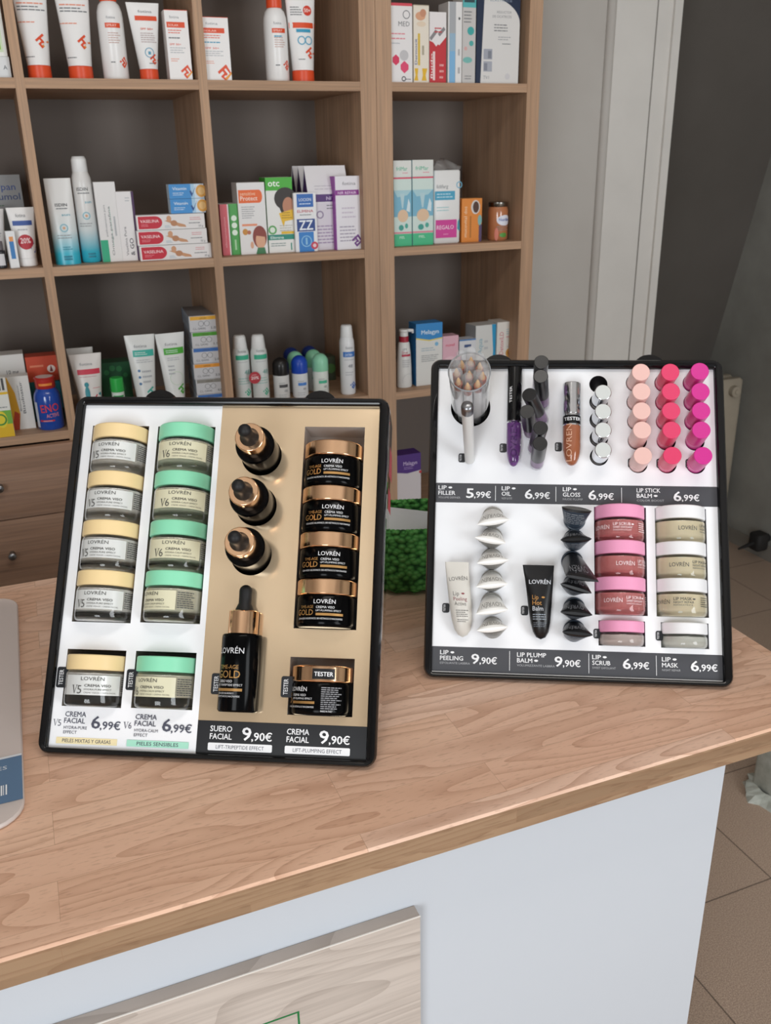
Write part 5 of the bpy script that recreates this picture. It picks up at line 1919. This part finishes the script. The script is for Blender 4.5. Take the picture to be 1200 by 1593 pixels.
# testers lying on the card
def lying(t, z0, z1, r, mat, name, dec=None, seg=26, flat=.75):
    """bullet tipped tube along +Z, tip at z0"""
    b = MB()
    pl = []
    L = z1 - z0
    for i in range(13):
        q = i / 12
        pl.append((r * math.sin(q * PI / 2) ** .8 if i else 0.0004, z0 + L * .55 * (1 - math.cos(q * PI / 2))))
    pl.append((r, z1))
    b.lathe([pl, [(r, z1), (0, z1)]], mat, seg)
    if dec:
        dec(b)
    return b.build(name, t)


oil_t = thing('lip_oil_tester', 'lip oil tester with black cap and pointed purple tube flat on the card', 'lip oil', mat=on(MR, .1022, .2530, .0091) @ Matrix.Rotation(R(.5), 4, 'Y'))


def dec_oil(b):
    b.text(lambda x, y, l: cyl_map(.0089)(x, y, l), 'LOVREN', .0033, .029, .0078, M('#4a2860', .5), 'c', .052, .0, 90)


lying(oil_t, 0, .0530, .0089, M('#6b4080', .12, coat=.8), 'purple_tube', dec_oil)
b = MB()
b.cyl(.0078, .0530, .0560, CHROME, 30)
b.cyl(.0088, .0560, .1235, M('#0d0d0f', .15), 34, .0008)
b.text(cyl_map(.0088), 'TESTER', -.0035, .088, .0032, PW, 'c', .0205, .03, 90)
b.build('cap', oil_t)
gl_t = thing('lip_gloss_tester', 'lip gloss tester with chrome cap and pointed caramel brown tube flat on the card', 'lip gloss', mat=on(MR, .1712, .2545, .0110) @ Matrix.Rotation(R(.3), 4, 'Y'))
lying(gl_t, 0, .0480, .0108, M('#9c5c3e', .12, coat=.8), 'brown_tube', lambda b: b.text(cyl_map(.0108), 'LOVREN', -.0010, .026, .0068, M('#d9a98e', .5), 'c', .046, 0, 90))
b = MB()
b.cyl(.0104, .0480, .0500, CHROME, 34)
b.cyl(.0107, .0500, .0605, M('#101012', .15), 34, .0005)
b.cyl(.0104, .0605, .0625, CHROME, 34)
b.text(cyl_map(.0107), 'TESTER', .0, .0535, .0040, PW, 'c', .021, .03)
b.build('black_band', gl_t)
b = MB()
b.cyl(.0107, .0625, .1020, CHROME, 36, .0008)
b.build('silver_cap', gl_t)


# filler cup with pens
cm, _ = stick_m(MR, (.0497, .3295, -.028), (.0475, .3405, .100))
cup = thing('clear_cup', 'tall clear plastic cup full of lip filler tubes sticking out of the card', 'cup', mat=cm)
b = MB()
ln = .1285
b.lathe([[(0, 0), (.0222, 0)], [(.0222, 0), (.0238, ln)], [(.0238, ln), (.0240, ln + .0006), (.0228, ln + .0006), (.0226, ln)], [(.0226, ln), (.0212, .001)], [(.0212, .001), (0, .001)]], CLEAR, 48)
b.build('cup_wall', cup)
b = MB()
b.lathe([[(.0226, ln + .0002), (.0228, ln + .0016), (.0236, ln + .0022), (.0243, ln + .0014), (.0241, ln - .0004)]], M('#a9adb2', .1, trans=.4, ior=1.3), 48)
b.build('rim', cup)
fl = [(.0257, .3459), (.0383, .3535), (.0628, .3530), (.0505, .3430), (.0681, .3401), (.0344, .3363), (.0577, .3327), (.0438, .3253), (.0317, .3289)]
proto = None
where = ('leftmost, high', 'top, left of centre', 'top, right of centre', 'in the middle', 'rightmost', 'left, second row', 'right, front', 'front centre', 'front left')
cb = (.0497, .3300)
for k, tp_ in enumerate(fl):
    an = (170, 126, 40, None, -5, 83, -50, -96, -142)[k]
    rr_ = 0.0 if an is None else .0150
    dx, dv = rr_ * math.cos(R(an or 0)), rr_ * math.sin(R(an or 0))
    f_ = 1.0
    bs = (cb[0] + dx * .86, cb[1] + dv * .86, -.024)
    fn = .100
    md = (.0475 + dx * f_, .3405 + dv * f_)
    # tip on the line base -> rim crossing
    s_ = (.128 + .024) / (fn + .024)
    tip3 = (bs[0] + (md[0] - bs[0]) * s_, bs[1] + (md[1] - bs[1]) * s_, .128)
    if k > 4:
        tip3 = (tip3[0], tip3[1], .112)
    m, ll = stick_m(MR, bs, tip3)
    lab = 'clear capped lip filler tube in the cup, ' + where[k]
    if proto is None:
        proto = thing('lip_filler', lab, 'lip filler', 'lip fillers in the clear cup', m)
        b = MB()
        b.cyl(.0050, 0, .100, M('#e3e3e4', .3), 22, .0008)
        b.text(cyl_map(.0050, 0, PI), 'LIP FILLER', .0012, .055, .0035, M('#6d6d72', .5), 'c', .040, 0, 90)
        b.build('tube', proto)
        b = MB()
        b.cyl(.0046, .100, .112, M('#a8431c', .35), 20, .0005)
        b.lathe([[(.0032, .112), (.0026, .119), (.0008, .127), (0, .1275)]], M('#f0bf80', .4), 18)
        b.build('tip', proto)
        b = MB()
        pr = [(.0058, .100), (.0060, .142)] + [(.0060 * math.cos(R(a)), .142 + .006 * math.sin(R(a))) for a in (20, 45, 70)] + [(0, .148)]
        b.lathe([pr], THINC, 24)
        b.build('clear_cap', proto)
    else:
        dup(proto, lab, m)
m, ll = stick_m(MR, (.0497, .2618, .0006), (.0457, .2958, .120))
t = thing('lip_filler_tester', 'white lip filler tester pen with silver end standing out below the clear cup', 'pen', mat=m)
b = MB()
b.cyl(.0060, 0, ll - .014, M('#dcdcda', .35), 28, .0012, r2=.0066)
b.text(cyl_map(.0062, 0, PI - .5), 'LIP FILLER', .0018, .045, .0040, M('#55555a', .5), 'c', .042, .02, 90)
b.text(cyl_map(.0062, 0, PI - .9), 'VOLUME DEFINER', .0012, .070, .0026, M('#77777a', .5), 'c', .040, 0, 90)
b.build('barrel', t)
b = MB()
b.lathe([[(.0069, ll - .0138), (.0070, ll - .004), (.0062, ll - .001), (.0040, ll + .0005), (0, ll + .001)]], BRUSHED, 28)
b.build('silver_end', t)


# ---- crimped tubes
def crimp_tube(name, label, grp, MM, c0, A, B, nA, r, body, low, ink, sidetext='LOVRÉN', n0=.0006, edge=None):
    """tube from a round foot on the card to a flat crimp between A and B at height nA"""
    root_m = MM @ T(c0[0], -n0, c0[1])
    t = thing(name, label, 'tube', grp, root_m)
    Aw = Vector((A[0] - c0[0], -(nA - n0), A[1] - c0[1]))
    Bw = Vector((B[0] - c0[0], -(nA - n0), B[1] - c0[1]))
    mid = (Aw + Bw) / 2
    hx = (Bw - Aw) / 2
    hw = hx.length
    ex = hx.normalized()
    ax = mid.normalized()
    ey = ax.cross(ex).normalized()          # upper side when seen by the viewer
    if ey.z < 0:
        ey = -ey
    ns = 32

    def P(al, q, l=0.0):
        w_ = r + (hw - r) * q ** 1.1
        d = (r * (1 - q) ** .62 + .0009) + l
        e1 = (Vector((1, 0, 0)) * (1 - q) + ex * q).normalized()
        e2 = (Vector((0, 0, 1)) * (1 - q) + ey * q).normalized()
        return mid * q + e1 * (w_ * math.cos(al)) + e2 * (d * math.sin(al))
    b = MB()
    N_ = 12
    top, bot = [], []
    qs = [i / N_ for i in range(N_ + 1)]
    for (mat, a0, a1) in ((body, 0, PI), (low, PI, 2 * PI)):
        vs = [P(a0 + (a1 - a0) * i / 16, q) for q in qs for i in range(17)]
        fs = [(k * 17 + i, k * 17 + i + 1, (k + 1) * 17 + i + 1, (k + 1) * 17 + i) for k in range(N_) for i in range(16)]
        b.add(vs, fs, mat, True)
    L = [P(2 * PI * i / ns, 1.0, .0007) for i in range(ns)]
    b.add(L, [tuple(range(ns))], edge or body)
    L2 = [P(2 * PI * i / ns, .93, .0007) for i in range(ns)]
    b.add(L2 + L, [(i, (i + 1) % ns, ns + (i + 1) % ns, ns + i) for i in range(ns)], edge or body)
    L = [P(2 * PI * i / ns, 0.0) for i in range(ns)]
    b.add(L, [tuple(range(ns))], low)
    # print on the upper side reads upside down, on the lower side a block of fine print
    mpu = lambda x, y, l: P(PI / 2 + x, max(0.02, min(.99, y)), l)
    b.text(mpu, sidetext, 0, .62, .24, ink, 'c', 1.5, -.01, 0)
    mpl = lambda x, y, l: P(-PI / 2 + x, max(0.02, min(.99, y)), l)
    b.lines(mpl, -1.0, .35, 1.0, .85, 6, ink, .35)
    b.build('tube_body', t)
    b = MB()
    foot = [[P(2 * PI * i / ns, 0.0) for i in range(ns)]]
    b.lathe([[(0, 0), (r + .0006, 0), (r + .0006, .004), (r, .0055), (r * .9, .0055)]], low, 30)
    for i, v_ in enumerate(b.v):
        b.v[i] = (v_[0], -v_[2], v_[1])
    b.build('cap', t)
    return t


SILV = M('#9b9892', .3, .3)
wc = [((.0600, .1778), (.0973, .1847)), ((.0573, .1626), (.0931, .1565)), ((.0600, .1324), (.0970, .1370)), ((.0597, .1046), (.0958, .1093)), ((.0602, .0735), (.0969, .0797)), ((.0612, .0544), (.0970, .0599))]
wo = [(.0787, .1915), (.0778, .1665), (.0780, .1410), (.0782, .1150), (.0785, .0885), (.0800, .0600)]
for k in range(6):
    crimp_tube('lip_peeling_tube', 'small white lip peeling tube seen end on, ' + ('topmost', 'second', 'third', 'fourth', 'fifth', 'lowest')[k] + ' of six',
               'white lip peeling tubes', MR, wo[k], wc[k][0], wc[k][1], .030, .0122, M('#e9e8e4', .35), SILV, M('#8b8a88', .5), edge=M('#fbfaf6', .35))
bc = [((.1575, .2010), (.1921, .1963), .03), ((.1560, .1616), (.1919, .1638), .03), ((.1585, .1174), (.1952, .1111), .06), ((.1559, .1108), (.1915, .1007), .03), ((.1559, .0784), (.1921, .0758), .03), ((.1581, .0559), (.1926, .0533), .03)]
bo = [(.1755, .1900), (.1749, .1660), (.1725, .1400), (.1748, .1130), (.1747, .0850), (.1746, .0590)]
BLK = M('#161618', .3)
for k in range(6):
    crimp_tube('lip_plump_tube', 'small black lip plump tube seen end on, ' + ('topmost', 'second', 'third, sticking out furthest', 'fourth', 'fifth', 'lowest')[k] + ' of six',
               'black lip plump tubes', MR, bo[k], bc[k][0], bc[k][1], bc[k][2], .0122, BLK, M('#3a4450', .3, .2), M('#8d9095', .5))


def flat_tube(name, label, rows, body, ink, texts):
    """tester tube leaning on the card; rows: (u centre, v, half width, half depth, n centre)"""
    t = thing(name, label, 'tube', 'lip tube testers on the card', MR @ T(rows[0][0], 0, rows[0][1]))
    u0, v0 = rows[0][0], rows[0][1]
    b = MB()
    n = 24
    vs = []
    for (u, v, w_, d, nc) in rows:
        for i in range(n):
            a = 2 * PI * i / n
            vs.append((u - u0 + w_ * math.cos(a), -(nc + d * math.sin(a)), v - v0))
    fs = [(k * n + i, k * n + (i + 1) % n, (k + 1) * n + (i + 1) % n, (k + 1) * n + i) for k in range(len(rows) - 1) for i in range(n)]
    b.add(vs, fs, body, True)
    b.add(vs[-n:], [tuple(range(n))], body)

    def at(v):
        for k in range(len(rows) - 1):
            if rows[k][1] <= v <= rows[k + 1][1]:
                q = (v - rows[k][1]) / (rows[k + 1][1] - rows[k][1])
                return [rows[k][j] * (1 - q) + rows[k + 1][j] * q for j in range(5)]
        return rows[-1]

    def mp(x, y, l):
        u, v, w_, d, nc = at(y)
        k = max(-.97, min(.97, x / max(w_, 1e-5)))
        return Vector((u - u0 + x, -(nc + d * math.sqrt(1 - k * k) + l), y - v0))
    texts(b, mp)
    b.build('tube_body', t)
    return t


def tw(b, mp):
    k = M('#6d6b68', .5)
    b.text(mp, 'LOVRÉN', -.0105, .1120, .0045, k, 'l', .0215, 0, 4)
    rd = M('#8f4a50', .5)
    b.text(mp, 'Lip', -.0075, .0950, .0050, k, 'l', .0070, -.01)
    lips(b, mp, .0040, .0975, .0022, rd)
    b.text(mp, 'Peeling', -.0075, .0890, .0045, rd, 'l', .0155, -.01)
    b.text(mp, 'Active', -.0070, .0835, .0045, k, 'l', .0135, -.01)
    b.lines(mp, -.0060, .070, .0085, .079, 4, k)
    b.lines(mp, -.0055, .064, .0075, .068, 2, k)


def tb_(b, mp):
    k = M('#d3d6dc', .5)
    g_ = M('#c79252', .4, .4)
    b.text(mp, 'LOVRÉN', -.0120, .1110, .0048, k, 'l', .0250, .015)
    b.text(mp, 'Lip', -.0090, .0930, .0052, g_, 'l', .0070, 0)
    lips(b, mp, .0035, .0955, .0022, g_)
    b.text(mp, 'Hot', -.0090, .0865, .0052, g_, 'l', .0105, .01)
    b.text(mp, 'Balm', -.0090, .0800, .0052, k, 'l', .0120, 0)
    b.lines(mp, -.0090, .069, .0085, .077, 3, M('#9aa3ae', .5))
    b.lines(mp, -.0085, .061, .0075, .067, 3, M('#6f7680', .5))


flat_tube('lip_peeling_tester', 'white lip peeling tester tube leaning on the card with slanted crimp',
          [(.0450, .0475, .0005, .0005, .006), (.0450, .0500, .0055, .004, .007), (.0448, .0560, .0095, .007, .008), (.0440, .0670, .0120, .009, .010), (.0420, .0850, .0132, .0088, .012), (.0400, .1020, .0134, .0065, .014), (.0382, .1180, .0136, .0035, .0165), (.0372, .1290, .0138, .0010, .018), (.0370, .1345, .0139, .0008, .0185)],
          M('#d5d1c9', .38), None, tw)
flat_tube('lip_plump_tester', 'black lip plump tester tube leaning on the card with wide crimp',
          [(.1358, .0478, .0005, .0005, .006), (.1358, .0500, .0055, .004, .007), (.1356, .0560, .0090, .007, .008), (.1350, .0670, .0115, .009, .010), (.1342, .0850, .0135, .0088, .012), (.1336, .1020, .0150, .0065, .014), (.1328, .1180, .0165, .0035, .0165), (.1322, .1240, .0172, .0014, .018), (.1318, .1330, .0182, .0012, .0185)],
          BLK, None, tb_)

# ------------------------------------------------------------------ crochet basket with tissue pack
kk = N('green_yarn', 0.85, 0.2)
wv = kk.n('ShaderNodeTexVoronoi')
kk.l(kk.coord((120, 120, 150)), wv.inputs['Vector'])
wv.inputs['Scale'].default_value = 1.0
f1 = wv.outputs['Distance']
kk.base(kk.ramp(f1, [(0.0, '#86cc78'), (0.45, '#5fae58'), (0.8, '#2a5a2e')]))
kk.bump(kk.math('SUBTRACT', 1.0, f1), 0.9, 0.004)
YARN = kk.m
bk = thing('crochet_basket', 'green crochet basket between the two displays', 'basket', mat=T(.470, 1.078, .9503) @ RZ(-18))
b = MB()
loops = []
for (ex_, z) in ((-.010, .002), (0, .010), (.002, .05), (.003, .088), (.001, .096), (-.005, .096), (-.008, .088), (-.010, .012)):
    L = []
    nn = 72
    for i in range(nn):
        a = 2 * PI * i / nn
        c, s_ = math.cos(a), math.sin(a)
        k = (abs(c) ** 4 + abs(s_) ** 4) ** -.25
        wob = .0012 * math.sin(i * 5.1 + z * 700)
        L.append(((.062 + ex_ + wob) * c * k, (.060 + ex_ + wob) * s_ * k, z + .0015 * math.sin(i * 1.3)))
    loops.append(L)
skin(b, loops, YARN)
b.add(loops[0], [tuple(range(72))], YARN)
b.add(loops[-1], [tuple(range(72))], YARN)
b.build('woven_wall', bk)
b = MB()
for i in range(64):
    a = 2 * PI * i / 64
    c, s_ = math.cos(a), math.sin(a)
    k = (abs(c) ** 4 + abs(s_) ** 4) ** -.25
    b.T = T((.060) * c * k, (.058) * s_ * k, .0965) @ Matrix.Rotation(a + .6, 4, 'Z')
    b.lathe([[(0, -.004), (.0035, -.003), (.0052, 0), (.0035, .003), (0, .004)]], YARN, 8)
b.T = None
rim = b.build('scalloped_rim', bk)
tp2 = thing('tissue_pack', 'white and pale blue folded paper pack lying in the green crochet basket', 'pack', mat=T(.470, 1.074, .975) @ RZ(-30) @ Matrix.Rotation(R(16), 4, 'X'))
b = MB()
b.rbox(-.042, .042, -.036, .036, 0, .058, .008, M('#d6d8d8', .4))
b.build('pack_body', tp2)
b = MB()
PP = M('#e8ebee', .5)
b.add([(-.046, -.040, .056), (.042, -.041, .060), (.042, .018, .078), (-.042, .026, .080)], [(0, 1, 2, 3)], PP)
b.add([(-.046, -.040, .0555), (.042, -.041, .0595), (.042, .018, .0775), (-.042, .026, .0795)], [(3, 2, 1, 0)], PP)
b.add([(-.048, -.046, .036), (.010, -.044, .046), (.042, -.041, .060), (-.046, -.040, .056)], [(0, 1, 2, 3)], M('#a9c0dc', .5))
b.build('folded_flap', tp2)
